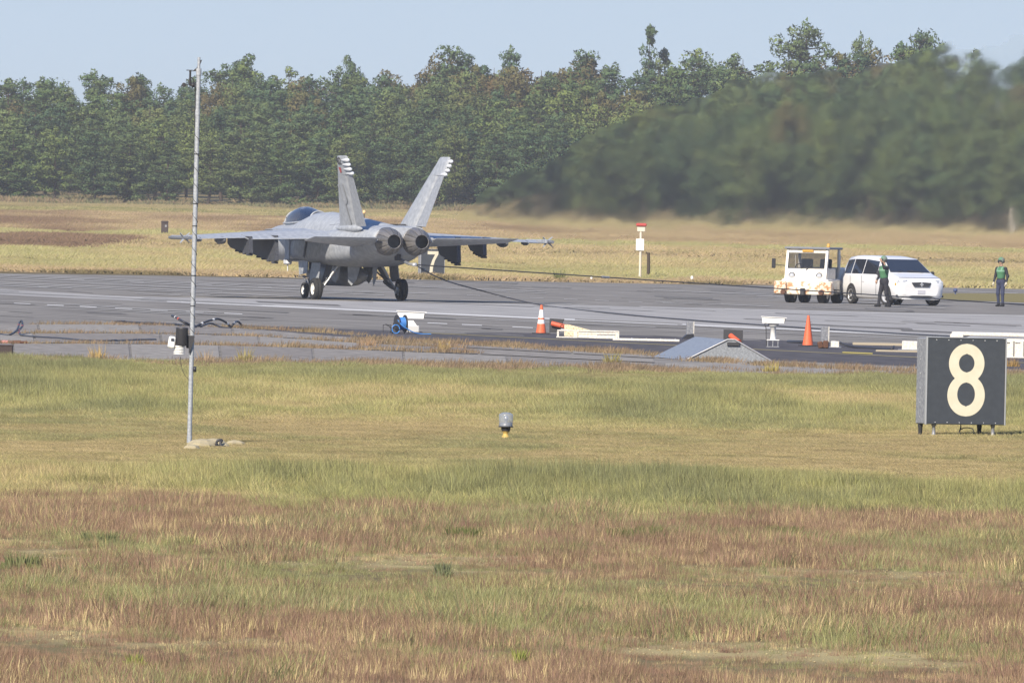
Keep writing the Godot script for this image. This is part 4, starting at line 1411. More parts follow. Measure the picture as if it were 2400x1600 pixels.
	lathe(st, [[0.07, 0.0], [0.07, 0.05], [0.055, 0.12], [0.02, 0.14]], Vector3(0.45, 2.06, -0.5), ZUP, 12)
	obj("beacon", st, M.amber, v)
	st = start()
	box(st, Vector3(0.52, 1.10, -1.50), Vector3(0.5, 0.45, 0.9), Basis.IDENTITY, 0.05)
	obj("engine_cover", st, M.tug_white, v)

# ------------------------------------------------------------------ people
func make_person(label: String, pos: Vector3, turn: float, pose: Dictionary):
	var p := thing("person", label, "person", pos, turn)
	var navy: Color = pose.trousers
	var black := Color(0.022, 0.022, 0.028)
	var boot := Color(0.015, 0.015, 0.017)
	var glove := Color(0.58, 0.52, 0.40)
	var skin := Color(0.42, 0.27, 0.19)
	var J: Dictionary = pose.joints
	var bones := [
		[J.hip, J.waist, 0.135, 0.125], [J.waist, J.chest, 0.125, 0.145], [J.chest, J.neck, 0.13, 0.065], [J.neck, J.neck + Vector3(0, 0.10, 0.01), 0.055, 0.055],
		[J.hip + Vector3(-0.06, 0, 0), J.hip + Vector3(0.06, 0, 0), 0.125, 0.125],
		[J.chest + Vector3(-0.12, 0.06, 0), J.chest + Vector3(0.12, 0.06, 0), 0.085, 0.085]]
	for s in ["l", "r"]:
		bones.append([J[s + "hip"], J[s + "knee"], 0.098, 0.064])
		bones.append([J[s + "knee"], J[s + "foot"] + Vector3(0, 0.09, 0), 0.064, 0.05])
		bones.append([J[s + "foot"] + Vector3(0, 0.05, -0.05), J[s + "foot"] + Vector3(0, 0.038, 0.15), 0.048, 0.042])
		bones.append([J[s + "sho"], J[s + "elb"], 0.066, 0.05])
		bones.append([J[s + "elb"], J[s + "hand"], 0.05, 0.036])
	var paint := func(v: Vector3) -> Color:
		if v.y < 0.13: return boot
		if v.y < J.hip.y + 0.05 and absf(v.x) < 0.24: return navy
		if v.y > J.neck.y + 0.03 and absf(v.x) < 0.09: return skin
		return black
	var st := start()
	flesh(st, bones, 0.02, 0.05, paint)
	# head: skull, jaw, nose, brow, ears
	var h: Vector3 = J.neck + Vector3(0, 0.19, 0.02)
	var hs := [[h, h + Vector3(0, 0.04, -0.015), 0.082, 0.086], [h + Vector3(0, -0.05, 0.025), h + Vector3(0, -0.075, 0.035), 0.055, 0.042], [h + Vector3(0, 0.0, 0.085), h + Vector3(0, -0.025, 0.10), 0.010, 0.014], [h + Vector3(-0.03, 0.02, 0.075), h + Vector3(0.03, 0.02, 0.075), 0.013, 0.013], [h + Vector3(-0.02, -0.058, 0.083), h + Vector3(0.02, -0.058, 0.083), 0.009, 0.009]]
	for s in [-1.0, 1.0]: hs.append([h + Vector3(s * 0.084, 0.01, -0.005), h + Vector3(s * 0.086, -0.025, -0.005), 0.014, 0.010])
	flesh(st, hs, 0.008, 0.015, func(v: Vector3) -> Color: return Color(0.25, 0.13, 0.1) if absf(v.y - h.y + 0.058) < 0.006 and v.z > h.z + 0.07 else skin)
	# hands: palm, four fingers of unequal length, thumb
	for s in ["l", "r"]:
		var w: Vector3 = J[s + "hand"]
		var dir: Vector3 = (w - J[s + "elb"]).normalized()
		var out := Vector3(-1 if s == "l" else 1, 0, 0)
		var across_h := Vector3(0, 0, 1).cross(dir).normalized() if absf(dir.z) < 0.8 else Vector3.RIGHT
		across_h = dir.cross(out).normalized()
		var inward := across_h.cross(dir).normalized()
		if inward.dot(out) > 0.0: inward = -inward
		var hb := [[w - dir * 0.02, w + dir * 0.075, 0.032, 0.034]]
		for f in 4:
			var o := w + dir * 0.085 + across_h * (f - 1.5) * 0.022
			var ln: float = [0.062, 0.078, 0.084, 0.074][f] * 0.5
			var m := o + dir * ln + inward * 0.010
			hb.append([w + dir * 0.05 + across_h * (f - 1.5) * 0.020, o, 0.013, 0.011])
			hb.append([o, m, 0.0105, 0.0095])
			hb.append([m, m + dir * ln * 0.8 + inward * 0.026, 0.0095, 0.008])
		var tb := w + dir * 0.03 + across_h * 0.036
		hb.append([w + dir * 0.02 + across_h * 0.02, tb + dir * 0.02, 0.016, 0.013])
		hb.append([tb + dir * 0.02, tb + dir * 0.06 + inward * 0.02 + across_h * 0.008, 0.012, 0.010])
		flesh(st, hb, 0.007, 0.008, func(_v: Vector3) -> Color: return glove if pose.gloves else skin)
	obj("body", st, M.vertex, p)
	# vest over the torso, with openings for the arms
	st = start()
	var vest := Color(0.055, 0.17, 0.085)
	var band := Color(0.16, 0.30, 0.20)
	var top_y: float = J.neck.y - 0.02
	flesh(st, [[J.waist + Vector3(0, 0.02, 0), J.chest, 0.152, 0.168], [J.chest, J.chest + Vector3(0, 0.10, 0), 0.165, 0.11], [J.chest + Vector3(-0.09, 0.05, 0), J.chest + Vector3(0.09, 0.05, 0), 0.115, 0.115]], 0.018, 0.05,
		func(v: Vector3) -> Color: return band if absf(v.y - J.chest.y - 0.02) < 0.03 or (absf(absf(v.x) - 0.09) < 0.022 and v.y > J.chest.y) else vest)
	obj("vest", st, M.vertex, p)
	st = start()
	flesh(st, [[h + Vector3(0, 0.045, -0.02), h + Vector3(0, 0.055, -0.01), 0.118, 0.118]], 0.012, 0.02, func(v: Vector3) -> Color: return Color(0.10, 0.22, 0.13) if absf(v.x) < 0.06 else Color(0.16, 0.2, 0.17))
	obj("helmet", st, M.vertex, p)
	st = start()
	for s in [-1.0, 1.0]: lathe(st, [[0.05, -0.02], [0.055, 0.0], [0.045, 0.03], [0.01, 0.035]], h + Vector3(s * 0.098, 0.0, -0.01), Basis(Vector3(0, 1, 0), Vector3(0, 0, s), Vector3(s, 0, 0)), 12)
	obj("ear_defenders", st, M.dark, p)
	st = start()
	box(st, h + Vector3(0, 0.035, 0.095), Vector3(0.15, 0.065, 0.05), Basis.IDENTITY, 0.02)
	obj("goggles", st, M.dark, p)
	return p

# ------------------------------------------------------------------ signs, mast, lights
func eight_shape() -> SurfaceTool:
	var st := start()
	var rows := 96
	var w := func(y: float) -> Array:      # y 0..1 over the figure: [inner half width, outer half width]
		var e := func(cy: float, rx: float, ry: float) -> float:
			var t := (y - cy) / ry
			return rx * sqrt(1.0 - t * t) if absf(t) < 1.0 else 0.0
		var o := maxf(e.call(0.729, 0.247, 0.271), e.call(0.291, 0.261, 0.291))
		var i := maxf(e.call(0.732, 0.108, 0.124), e.call(0.305, 0.123, 0.161))
		return [i, o]
	for k in rows:
		var a: Array = w.call((k + 0.001) / rows)
		var b: Array = w.call((k + 0.999) / rows)
		var ya := k / float(rows)
		var yb := (k + 1.0) / rows
		for s in [-1.0, 1.0]:
			quad(st, Vector3(s * a[0], ya, 0), Vector3(s * a[1], ya, 0), Vector3(s * b[1], yb, 0), Vector3(s * b[0], yb, 0))
	return st

func make_sign(label: String, pos: Vector3, digit: String):
	var v := thing("distance_sign", label, "sign", pos, RUN)
	var st := start()
	box(st, Vector3(0, 0.76, -0.20), Vector3(1.17, 1.20, 0.40), Basis.IDENTITY, 0.012)
	obj("cabinet", st, M.galv, v)
	st = start()
	box(st, Vector3(0, 0.76, 0.008), Vector3(1.15, 1.19, 0.016), Basis.IDENTITY, 0.004)
	obj("face_panel", st, M.sign_face, v)
	for s in [[Vector3(-0.588, 0.76, 0.0), Vector3(0.018, 1.21, 0.05)], [Vector3(0.588, 0.76, 0.0), Vector3(0.018, 1.21, 0.05)], [Vector3(0, 1.368, 0.0), Vector3(1.194, 0.014, 0.05)]]:
		st = start()
		box(st, s[0], s[1], Basis.IDENTITY, 0.004)
		obj("frame_edge", st, M.bright_steel, v)
	st = start()
	if digit == "8":
		st = eight_shape()
		var o := obj("figure_eight", st, M.sign_cream, v)
		o.position = Vector3(0.0, 0.275, 0.0205)
		o.scale = Vector3(1.07, 1.01, 1.0)
	else:
		prism(st, PackedVector2Array([Vector2(-0.26, 1.0), Vector2(0.27, 1.0), Vector2(0.27, 0.86), Vector2(0.10, 0.55), Vector2(0.02, 0.25), Vector2(0.0, 0.0), Vector2(-0.16, 0.0), Vector2(-0.13, 0.28), Vector2(-0.03, 0.58), Vector2(0.11, 0.85), Vector2(-0.26, 0.85)]), Vector3(0, 0.27, 0.0165), Vector3.RIGHT, Vector3.UP, Vector3(0, 0, 0.004))
		obj("figure_seven", st, M.sign_cream, v)
	for s in [-1.0, 1.0]:
		st = start()
		lathe(st, [[0.032, 0.0], [0.030, 0.02], [0.024, 0.04], [0.024, 0.13], [0.035, 0.14], [0.035, 0.165]], Vector3(s * 0.44, 0, -0.06), ZUP, 12)
		obj("leg", st, M.galv_bright, v)
		st = start()
		lathe(st, [[0.028, 0.0], [0.03, 0.10], [0.036, 0.12], [0.036, 0.165]], Vector3(s * 0.44 - 0.10, 0, -0.32), ZUP, 12)
		obj("leg", st, M.dark, v)
	for k in 6:
		for e in [-0.555, 0.555]:
			st = start()
			lathe(st, [[0.008, 0.0], [0.006, 0.004], [0.001, 0.005]], Vector3(-0.45 + k * 0.18, 0.76 + e * 1.03, 0.016), Basis.IDENTITY, 8)
			obj("screw", st, M.bright_steel, v)
	for k in 6:
		st = start()
		lathe(st, [[0.008, 0.0], [0.006, 0.005], [0.001, 0.006]], Vector3(-0.585, 0.26 + k * 0.2, -0.24), Basis(Vector3(0, 0, 1), Vector3(0, 1, 0), Vector3(-1, 0, 0)), 8)
		obj("screw", st, M.bright_steel, v)
	st = start()
	tube(st, smooth_path([Vector3(-0.02, 0.17, -0.1), Vector3(-0.02, 0.09, -0.1), Vector3(0.02, 0.115, -0.08), Vector3(0.12, 0.11, -0.04), Vector3(0.13, 0.07, 0.0)], 0.02), 0.008, 6)
	tube(st, [Vector3(-0.02, 0.12, -0.1), Vector3(-0.05, 0.03, -0.1)], 0.010, 6)
	obj("power_cable", st, M.dark, v)
	st = start()
	lathe(st, [[0.05, 0.0], [0.045, 0.015], [0.01, 0.02]], Vector3(-0.05, 0, -0.08), ZUP, 12)
	obj("cable_cover", st, M.galv_bright, v)

func make_mast():
	var o := at(443, 1039)
	var v := thing("weather_mast", "tall thin grey pole with a wind vane on top and rain gauge halfway", "mast", o)
	v.rotation.z = -0.005
	var st := start()
	for c in [[0.033, 0.0, 0.10], [0.029, 0.10, 4.10], [0.032, 4.10, 4.17], [0.0275, 4.17, 4.60], [0.034, 4.60, 4.69], [0.018, 4.69, 4.83]]:
		lathe(st, [[c[0], c[1]], [c[0], c[2]]], Vector3.ZERO, ZUP, 18)
	obj("pole", st, M.pole, v)
	# cable wound round the pole, tied at places
	st = start()
	var pts := []
	for i in 420:
		var t := i / 419.0
		var y := lerpf(1.38, 4.0, t)
		var a := t * TAU * 13.0 + 0.6
		pts.append(Vector3(cos(a) * 0.032, y, sin(a) * 0.032))
	tube(st, pts, 0.0035, 5)
	obj("wound_cable", st, M.dark, v)
	for y in [1.33, 1.72, 2.10, 2.72, 3.0, 3.62]:
		st = start()
		lathe(st, [[0.030, -0.006], [0.033, -0.006], [0.033, 0.006], [0.030, 0.006]], Vector3(0, y, 0), ZUP, 16, true, false)
		obj("cable_tie", st, M.dark, v)
	st = start()
	tube(st, smooth_path([Vector3(-0.035, 3.95, 0.0), Vector3(-0.035, 4.3, 0.0), Vector3(-0.04, 4.44, 0.0), Vector3(-0.07, 4.56, 0.0), Vector3(-0.10, 4.57, 0.0)], 0.02), 0.008, 6)
	obj("vane_arm", st, M.dark, v)
	# wind vane and cups
	var an := Node3D.new()
	an.name = "anemometer"
	v.add_child(an, true)
	an.position = Vector3(-0.105, 4.50, 0.0)
	st = start()
	lathe(st, [[0.012, -0.03], [0.018, 0.0], [0.014, 0.05], [0.012, 0.14], [0.018, 0.15], [0.004, 0.17]], Vector3.ZERO, ZUP, 10)
	obj("vane_post", st, M.dark, an)
	st = start()
	tube(st, [Vector3(-0.05, 0.165, 0), Vector3(0.03, 0.165, 0)], 0.006, 6)
	prism(st, PackedVector2Array([Vector2(0.02, 0.15), Vector2(0.09, 0.155), Vector2(0.145, 0.30), Vector2(0.11, 0.29), Vector2(0.08, 0.20)]), Vector3(0, 0, -0.003), Vector3.RIGHT, Vector3.UP, Vector3(0, 0, 0.006))
	obj("wind_vane", st, M.dark, an)
	for k in 3:
		var a := k * TAU / 3.0 + PI
		var c := Vector3(cos(a) * 0.075, -0.02, sin(a) * 0.075)
		st = start()
		tube(st, [Vector3(0, -0.01, 0), c], 0.005, 5)
		lathe(st, [[0.028, 0.0], [0.026, 0.012], [0.016, 0.024], [0.002, 0.028], [0.012, 0.02], [0.022, 0.008]], c, Basis(Vector3(0, 1, 0), Vector3(cos(a), 0, sin(a)), Vector3(-sin(a), 0, cos(a))), 12)
		obj("wind_cup", st, M.dark, an)
	# rain gauge, solar box, louvred shield, bracket
	var ga := Node3D.new()
	ga.name = "sensor_unit"
	v.add_child(ga, true)
	ga.position = Vector3(-0.125, 1.33, 0.03)
	st = start()
	lathe(st, [[0.078, -0.11], [0.082, -0.10], [0.076, 0.10], [0.079, 0.115], [0.070, 0.118], [0.066, 0.05], [0.01, 0.02]], Vector3.ZERO, ZUP, 22)
	obj("rain_gauge", st, M.black_plastic, ga)
	st = start()
	box(st, Vector3(0.085, -0.06, -0.02), Vector3(0.06, 0.16, 0.05), Basis.IDENTITY, 0.01)
	prism(st, PackedVector2Array([Vector2(0.09, 0.02), Vector2(0.155, 0.02), Vector2(0.155, -0.04), Vector2(0.10, -0.20), Vector2(0.09, -0.20)]), Vector3(0, 0, 0.0), Vector3.RIGHT, Vector3.UP, Vector3(0, 0, 0.03))
	obj("bracket", st, M.black_plastic, ga)
	st = start()
	box(st, Vector3(-0.125, -0.07, 0.05), Vector3(0.085, 0.145, 0.05), Basis(Vector3.BACK, -0.13) * Basis(Vector3.RIGHT, -0.15), 0.012)
	var sbx := obj("solar_box", st, M.white_plastic, ga)
	st = start()
	box(st, Vector3(-0.116, -0.036, 0.082), Vector3(0.036, 0.036, 0.006), Basis(Vector3.BACK, -0.13) * Basis(Vector3.RIGHT, -0.15))
	obj("solar_cell", st, M.solar, sbx)
	for k in 6:
		st = start()
		lathe(st, [[0.072, 0.0], [0.074, 0.005], [0.055, 0.014], [0.03, 0.016]], Vector3(-0.03, -0.215 + k * 0.0185, 0.0), ZUP, 20)
		obj("shield_plate", st, M.white_plastic, ga)
	st = start()
	tube(st, [Vector3(-0.09, -0.13, 0.03), Vector3(-0.045, -0.15, 0.02)], 0.016, 6)
	obj("shield_arm", st, M.black_plastic, ga)
	st = start()
	lathe(st, [[0.012, -0.02], [0.032, -0.018], [0.036, 0.0], [0.032, 0.018], [0.012, 0.02]], Vector3(0.045, 0.93, 0.0), Basis(Vector3(0, 1, 0), Vector3(0, 0, 1), Vector3(1, 0, 0)), 14)
	obj("junction_knob", st, M.black_plastic, v)
	st = start()
	tube(st, smooth_path([Vector3(-0.03, 0.80, 0.02), Vector3(-0.08, 0.86, 0.03), Vector3(-0.12, 0.95, 0.02), Vector3(-0.14, 1.08, 0.02)], 0.02), 0.003, 5)
	obj("loose_wire", st, M.dark, v)
	# rubble at its foot
	rng.seed = 77
	for r in [[474, 1046, 0.20, 0.10], [500, 1043, 0.17, 0.09], [450, 1052, 0.10, 0.06], [548, 1041, 0.12, 0.06], [525, 1047, 0.07, 0.05]]:
		st = start()
		var rings := []
		for i in 7:
			var f := i / 6.0
			var ring := []
			for k in 11:
				var a := TAU * k / 11.0
				var rr: float = r[2] * sqrt(maxf(1.0 - pow(f, 2.2), 0.01)) * (1.0 + 0.18 * sin(a * 3.0 + r[0]) + rng.randf_range(-0.08, 0.08))
				ring.append(Vector3(cos(a) * rr, r[3] * f, sin(a) * rr * 0.7))
			rings.append(ring)
		loft(st, rings)
		var k := obj("rock", st, M.rock)
		k.position = at(r[0], r[1]) + Vector3(0, -0.005, 0)
		tag(k, "pale tan stone lying at the foot of the weather mast", "rock", "stones at the foot of the mast")
	st = start()
	tube(st, smooth_path([Vector3(-0.03, 0, 0), Vector3(-0.03, 0.05, 0), Vector3(0.0, 0.085, 0), Vector3(0.04, 0.08, 0.0), Vector3(0.02, 0.05, 0.02), Vector3(0.03, 0.01, 0.03), Vector3(0.09, 0.005, 0.02)], 0.012), 0.016, 8)
	var hs := obj("hose_stub", st, M.black_plastic)
	hs.position = at(512, 1047)
	tag(hs, "short black hose end sticking up between the stones", "hose")

func make_edge_light():
	var v := thing("runway_edge_light", "runway edge light with a clear dome on a yellow stem in the grass", "runway light", at(1185, 1028))
	var st := start()
	lathe(st, [[0.05, 0.0], [0.05, 0.04], [0.036, 0.045], [0.036, 0.085], [0.046, 0.09], [0.046, 0.10]], Vector3.ZERO, ZUP, 18)
	obj("stem", st, M.yellow, v)
	st = start()
	lathe(st, [[0.05, 0.10], [0.062, 0.125], [0.062, 0.15], [0.098, 0.152], [0.10, 0.162], [0.09, 0.168]], Vector3.ZERO, ZUP, 20)
	obj("base_ring", st, M.dark, v)
	st = start()
	lathe(st, [[0.09, 0.166], [0.092, 0.20], [0.094, 0.30], [0.088, 0.325], [0.045, 0.345], [0.004, 0.35]], Vector3.ZERO, ZUP, 22, true, false)
	obj("dome", st, M.dome, v)
	st = start()
	lathe(st, [[0.05, 0.166], [0.05, 0.185], [0.02, 0.19], [0.018, 0.235], [0.03, 0.25], [0.034, 0.275], [0.02, 0.30], [0.002, 0.305]], Vector3.ZERO, ZUP, 14)
	obj("lamp_holder", st, M.bright_steel, v)
	st = start()
	lathe(st, [[0.082, 0.167], [0.085, 0.215], [0.08, 0.215], [0.078, 0.17]], Vector3.ZERO, ZUP, 18)
	obj("reflector", st, M.galv_bright, v)

# ------------------------------------------------------------------ arresting gear along the near edge of the runway
func make_cone(label: String, px: float, py: float, h: float, bands: bool):
	var v := thing("traffic_cone", label, "cone", at(px, py))
	var st := start()
	var r0 := 0.135
	var r1 := 0.028
	var seg := [[0.03, 0.36, 0], [0.36, 0.50, 1], [0.50, 0.56, 0], [0.56, 0.84, 1], [0.84, 1.0, 0]] if bands else [[0.03, 1.0, 0]]
	for s in seg:
		st = start()
		lathe(st, [[lerpf(r0, r1, s[0]), s[0] * h], [lerpf(r0, r1, s[1]), s[1] * h]], Vector3.ZERO, ZUP, 22, true, s[1] == 1.0)
		obj("cone_band" if s[2] else "cone_body", st, M.cone_white if s[2] else M.cone_orange, v)
	st = start()
	box(st, Vector3(0, 0.018, 0), Vector3(0.36, 0.036, 0.36), Basis(Vector3.UP, 0.4), 0.01)
	obj("base", st, M.rubber, v)

func hose(called: String, label: String, pts: Array, r: float, m: Material, bands: Array, group := ""):
	var path := smooth_path(pts, 0.04)
	var v := thing(called, label, "hose", pts[0] * Vector3(1, 0, 1), 0.0, group)
	var off: Vector3 = pts[0] * Vector3(1, 0, 1)
	var loc := []
	for p in path: loc.append(p - off)
	var st := start()
	tube(st, loc, r, 8)
	obj("hose_run", st, m, v)
	for b in bands:
		var i := int(b[0] * (loc.size() - 4))
		st = start()
		tube(st, loc.slice(i, i + int(b[3]) + 2), r * b[1], 8)
		obj("band", st, b[2], v)
	return v

func px_path(list: Array) -> Array:      # [px, py of the ground below, height]
	var out := []
	for p in list:
		var w := at(p[0], p[1])
		w.y = p[2]
		out.append(w)
	return out

func make_camera_box(label: String, px: float, py: float, turn: float, low: bool):
	var v := thing("camera_housing", label, "camera", at(px, py), turn)
	var y := 0.26 if low else 0.55
	if low: v.scale = Vector3.ONE * 1.25
	var st := start()
	if low:
		box(st, Vector3(0.02, 0.07, 0), Vector3(0.30, 0.14, 0.22), Basis.IDENTITY, 0.015)
		obj("battery_box", st, M.grey_light, v)
		st = start()
		prism(st, PackedVector2Array([Vector2(-0.12, 0.14), Vector2(0.12, 0.14), Vector2(0.05, 0.24), Vector2(-0.06, 0.24)]), Vector3(0, 0, -0.04), Vector3.RIGHT, Vector3.UP, Vector3(0, 0, 0.08))
		obj("bracket", st, M.white_plastic, v)
	else:
		box(st, Vector3(0, 0.0125, 0), Vector3(0.30, 0.025, 0.26), Basis.IDENTITY, 0.006)
		obj("base_plate", st, M.galv, v)
		for s in [Vector2(-0.12, 0.1), Vector2(0.12, 0.1), Vector2(-0.12, -0.1), Vector2(0.12, -0.1), Vector2(0.0, 0.11)]:
			st = start()
			lathe(st, [[0.014, 0.02], [0.014, 0.17]], Vector3(s.x, 0, s.y), ZUP, 8)
			obj("stand_bolt", st, M.galv, v)
		st = start()
		box(st, Vector3(0, 0.175, 0), Vector3(0.30, 0.02, 0.26), Basis.IDENTITY, 0.006)
		obj("top_plate", st, M.white_plastic, v)
		st = start()
		lathe(st, [[0.065, 0.18], [0.065, 0.50], [0.10, 0.50], [0.10, 0.52]], Vector3.ZERO, ZUP, 18)
		obj("pedestal", st, M.white_plastic, v)
		st = start()
		box(st, Vector3(0, 0.54, 0), Vector3(0.26, 0.03, 0.12), Basis.IDENTITY, 0.008)
		obj("pan_head", st, M.dark, v)
		st = start()
		tube(st, smooth_path([Vector3(-0.14, 0.56, 0.02), Vector3(-0.2, 0.55, 0.03), Vector3(-0.17, 0.45, 0.03), Vector3(-0.16, 0.25, 0.03), Vector3(-0.14, 0.02, 0.03)], 0.03), 0.01, 6)
		obj("signal_cable", st, M.dark, v)
	st = start()
	# long box with a sunshield that overhangs the lens end
	prism(st, PackedVector2Array([Vector2(-0.26, 0.0), Vector2(0.25, 0.0), Vector2(0.27, 0.12), Vector2(-0.27, 0.14)]), Vector3(0, y + 0.02, -0.075), Vector3.RIGHT, Vector3.UP, Vector3(0, 0, 0.15))
	obj("housing", st, M.white_plastic, v)
	st = start()
	prism(st, PackedVector2Array([Vector2(-0.29, 0.14), Vector2(0.31, 0.12), Vector2(0.31, 0.132), Vector2(-0.29, 0.155)]), Vector3(0, y + 0.022, -0.10), Vector3.RIGHT, Vector3.UP, Vector3(0, 0, 0.20))
	obj("sunshield", st, M.white_plastic, v)
	st = start()
	box(st, Vector3(0.262, y + 0.08, 0), Vector3(0.02, 0.10, 0.12), Basis(Vector3.BACK, -0.17), 0.004)
	obj("lens_window", st, M.dark, v)

func make_equipment():
	make_camera_box("low white camera housing on a grey box behind the blue hose reel", 962, 779, 0.05, true)
	make_camera_box("white camera housing on a round white pedestal near the plain orange cone", 1812, 814, -0.03, false)
	# blue hose reel
	var v := thing("hose_reel", "black cable reel wound with bright blue hose beside the runway", "hose reel", at(939, 783), 0.35)
	var ax := Basis(Vector3(0, 1, 0), Vector3(0, 0, 1), Vector3(1, 0, 0))
	var st := start()
	for s in [-0.12, 0.09]:
		st = start()
		lathe(st, [[0.02, 0.0], [0.215, 0.0], [0.22, 0.012], [0.215, 0.025], [0.02, 0.025]], Vector3(s, 0.26, 0), ax, 24, false)
		obj("reel_flange", st, M.black_plastic, v)
	st = start()
	for k in 7: lathe(st, [[0.10, -0.013], [0.158, -0.009], [0.163, 0.0], [0.158, 0.009], [0.10, 0.013]], Vector3(-0.082 + k * 0.0265, 0.26, 0), ax, 24)
	obj("wound_hose", st, M.hose_blue, v)
	st = start()
	for s in [-0.17, 0.15]:
		tube(st, [Vector3(s, 0.26, 0), Vector3(s, 0.014, 0.16)], 0.014, 6)
		tube(st, [Vector3(s, 0.26, 0), Vector3(s, 0.014, -0.16)], 0.014, 6)
	tube(st, [Vector3(-0.17, 0.014, 0.16), Vector3(0.15, 0.014, 0.16)], 0.014, 6)
	tube(st, [Vector3(-0.17, 0.014, -0.16), Vector3(0.15, 0.014, -0.16)], 0.014, 6)
	tube(st, [Vector3(-0.2, 0.26, 0), Vector3(0.18, 0.26, 0)], 0.016, 6)
	obj("reel_stand", st, M.dark, v)
	st = start()
	tube(st, smooth_path([Vector3(-0.15, 0.35, 0.18), Vector3(-0.05, 0.22, 0.22), Vector3(0.08, 0.14, 0.22), Vector3(0.25, 0.06, 0.2), Vector3(0.45, 0.02, 0.15), Vector3(0.75, 0.018, 0.1)], 0.03), 0.013, 8)
	var ring := []
	for i in 15: ring.append(Vector3(-0.2 + cos(TAU * i / 14.0) * 0.10, 0.125 + sin(TAU * i / 14.0) * 0.105, 0.2))
	tube(st, ring, 0.013, 8, false)
	obj("loose_hose", st, M.hose_blue, v)
	# wire stand left of the reel
	v = thing("cable_rack", "small black wire rack on the ground left standing by the hose reel", "rack", at(908, 780))
	st = start()
	for x in [-0.11, 0.08]:
		tube(st, [Vector3(x, 0.008, 0.1), Vector3(x, 0.20, 0.1), Vector3(x, 0.20, -0.1), Vector3(x, 0.008, -0.1)], 0.009, 6)
	tube(st, [Vector3(-0.11, 0.20, 0.1), Vector3(0.08, 0.20, 0.1)], 0.009, 6)
	tube(st, [Vector3(-0.11, 0.20, -0.1), Vector3(0.08, 0.20, -0.1)], 0.009, 6)
	obj("rack_frame", st, M.dark, v)
	st = start()
	tube(st, smooth_path([Vector3(-0.05, 0.215, 0.05), Vector3(0.05, 0.16, 0.12), Vector3(0.10, 0.08, 0.12), Vector3(0.05, 0.02, 0.14), Vector3(0.14, 0.015, 0.12)], 0.03), 0.016, 6)
	obj("hung_cable", st, M.black_plastic, v)
	make_cone("orange traffic cone with two white bands", 1268, 783, 0.735, true)
	make_cone("plain orange traffic cone on a black base", 1894, 812, 0.74, false)
	# sheave dampers: black plate and orange tube
	for s in [[1302, 780, 0.0, 0], [1718, 822, 0.0, 1]]:
		var label: String = ["black plate with an orange tube leaning off it beside the banded cone", "black plate with a short orange tube behind the steel ramp"][s[3]]
		v = thing("buffer_plate", label, "buffer", at(s[0], s[1]), -0.12)
		st = start()
		var poly := PackedVector2Array([Vector2(-0.16, 0.0), Vector2(0.10, 0.0), Vector2(0.22, 0.36), Vector2(-0.16, 0.37)]) if s[3] == 0 else PackedVector2Array([Vector2(-0.22, 0.0), Vector2(0.22, 0.0), Vector2(0.22, 0.47), Vector2(-0.22, 0.48)])
		prism(st, poly, Vector3(0, 0, 0), Vector3.RIGHT, Vector3.UP, Vector3(0, 0, -0.03))
		obj("plate", st, M.black_plastic, v)
		st = start()
		if s[3] == 0: tube(st, [Vector3(-0.10, 0.24, 0.06), Vector3(0.42, 0.13, 0.10)], [0.062, 0.055], 14)
		else: tube(st, [Vector3(-0.05, 0.34, 0.06), Vector3(0.17, 0.20, 0.30)], [0.062, 0.062], 14)
		obj("orange_tube", st, M.tube_orange, v)
		if s[3] == 1:
			st = start()
			tube(st, [Vector3(0.17, 0.17, 0.30), Vector3(0.17, 0.0, 0.30)], 0.02, 6)
			obj("tube_foot", st, M.dark, v)
	# tapered rusty cover on the white frame
	v = thing("sheave_cover", "yellowed white tapering steel cover resting on the white frame", "cover", at(1360, 789), -0.03)
	st = start()
	prism(st, PackedVector2Array([Vector2(-0.40, 0.0), Vector2(0.42, 0.0), Vector2(0.40, 0.13), Vector2(-0.30, 0.30), Vector2(-0.40, 0.30)]), Vector3(0.0, 0.0, -0.30), Vector3.RIGHT, Vector3.UP, Vector3(0, 0, 0.22))
	obj("cover_shell", st, M.rusty_white, v)
	st = start()
	var r2 := []
	for i in 15: r2.append(Vector3(-0.46 + cos(TAU * i / 14.0) * 0.035, 0.25 + sin(TAU * i / 14.0) * 0.04, -0.19))
	tube(st, r2, 0.014, 6, false)
	obj("lifting_ring", st, M.rust, v)
	v = thing("slotted_bench", "low white steel bench with open slots beside the banded cone", "bench", at(1378, 793), -0.03)
	for b in [[Vector3(0, 0.185, 0), Vector3(1.50, 0.035, 0.26)], [Vector3(0, 0.018, 0), Vector3(1.54, 0.034, 0.28)], [Vector3(-0.73, 0.10, 0.1), Vector3(0.05, 0.13, 0.05)], [Vector3(-0.30, 0.10, 0.1), Vector3(0.09, 0.13, 0.05)], [Vector3(0.72, 0.115, 0.1), Vector3(0.10, 0.16, 0.06)], [Vector3(0.22, 0.135, 0.09), Vector3(0.90, 0.06, 0.03)], [Vector3(0.22, 0.062, 0.10), Vector3(0.90, 0.055, 0.03)]]:
		st = start()
		box(st, b[0], b[1], Basis.IDENTITY, 0.006)
		obj("frame_bar", st, M.white_steel, v)
	v = thing("edge_rail", "long low white rail lying on the dark asphalt between frame and ramp", "rail", at(1515, 799.5), -0.10)
	st = start()
	box(st, Vector3(0, 0.03, 0), Vector3(1.62, 0.06, 0.12), Basis.IDENTITY, 0.012)
	obj("rail_bar", st, M.white_steel, v)
	st = start()
	for k in 5: lathe(st, [[0.014, 0.06], [0.014, 0.075], [0.004, 0.08]], Vector3(-0.7 + k * 0.35, 0, 0), ZUP, 8)
	obj("rail_bolts", st, M.galv, v).set_meta("kind", "stuff")
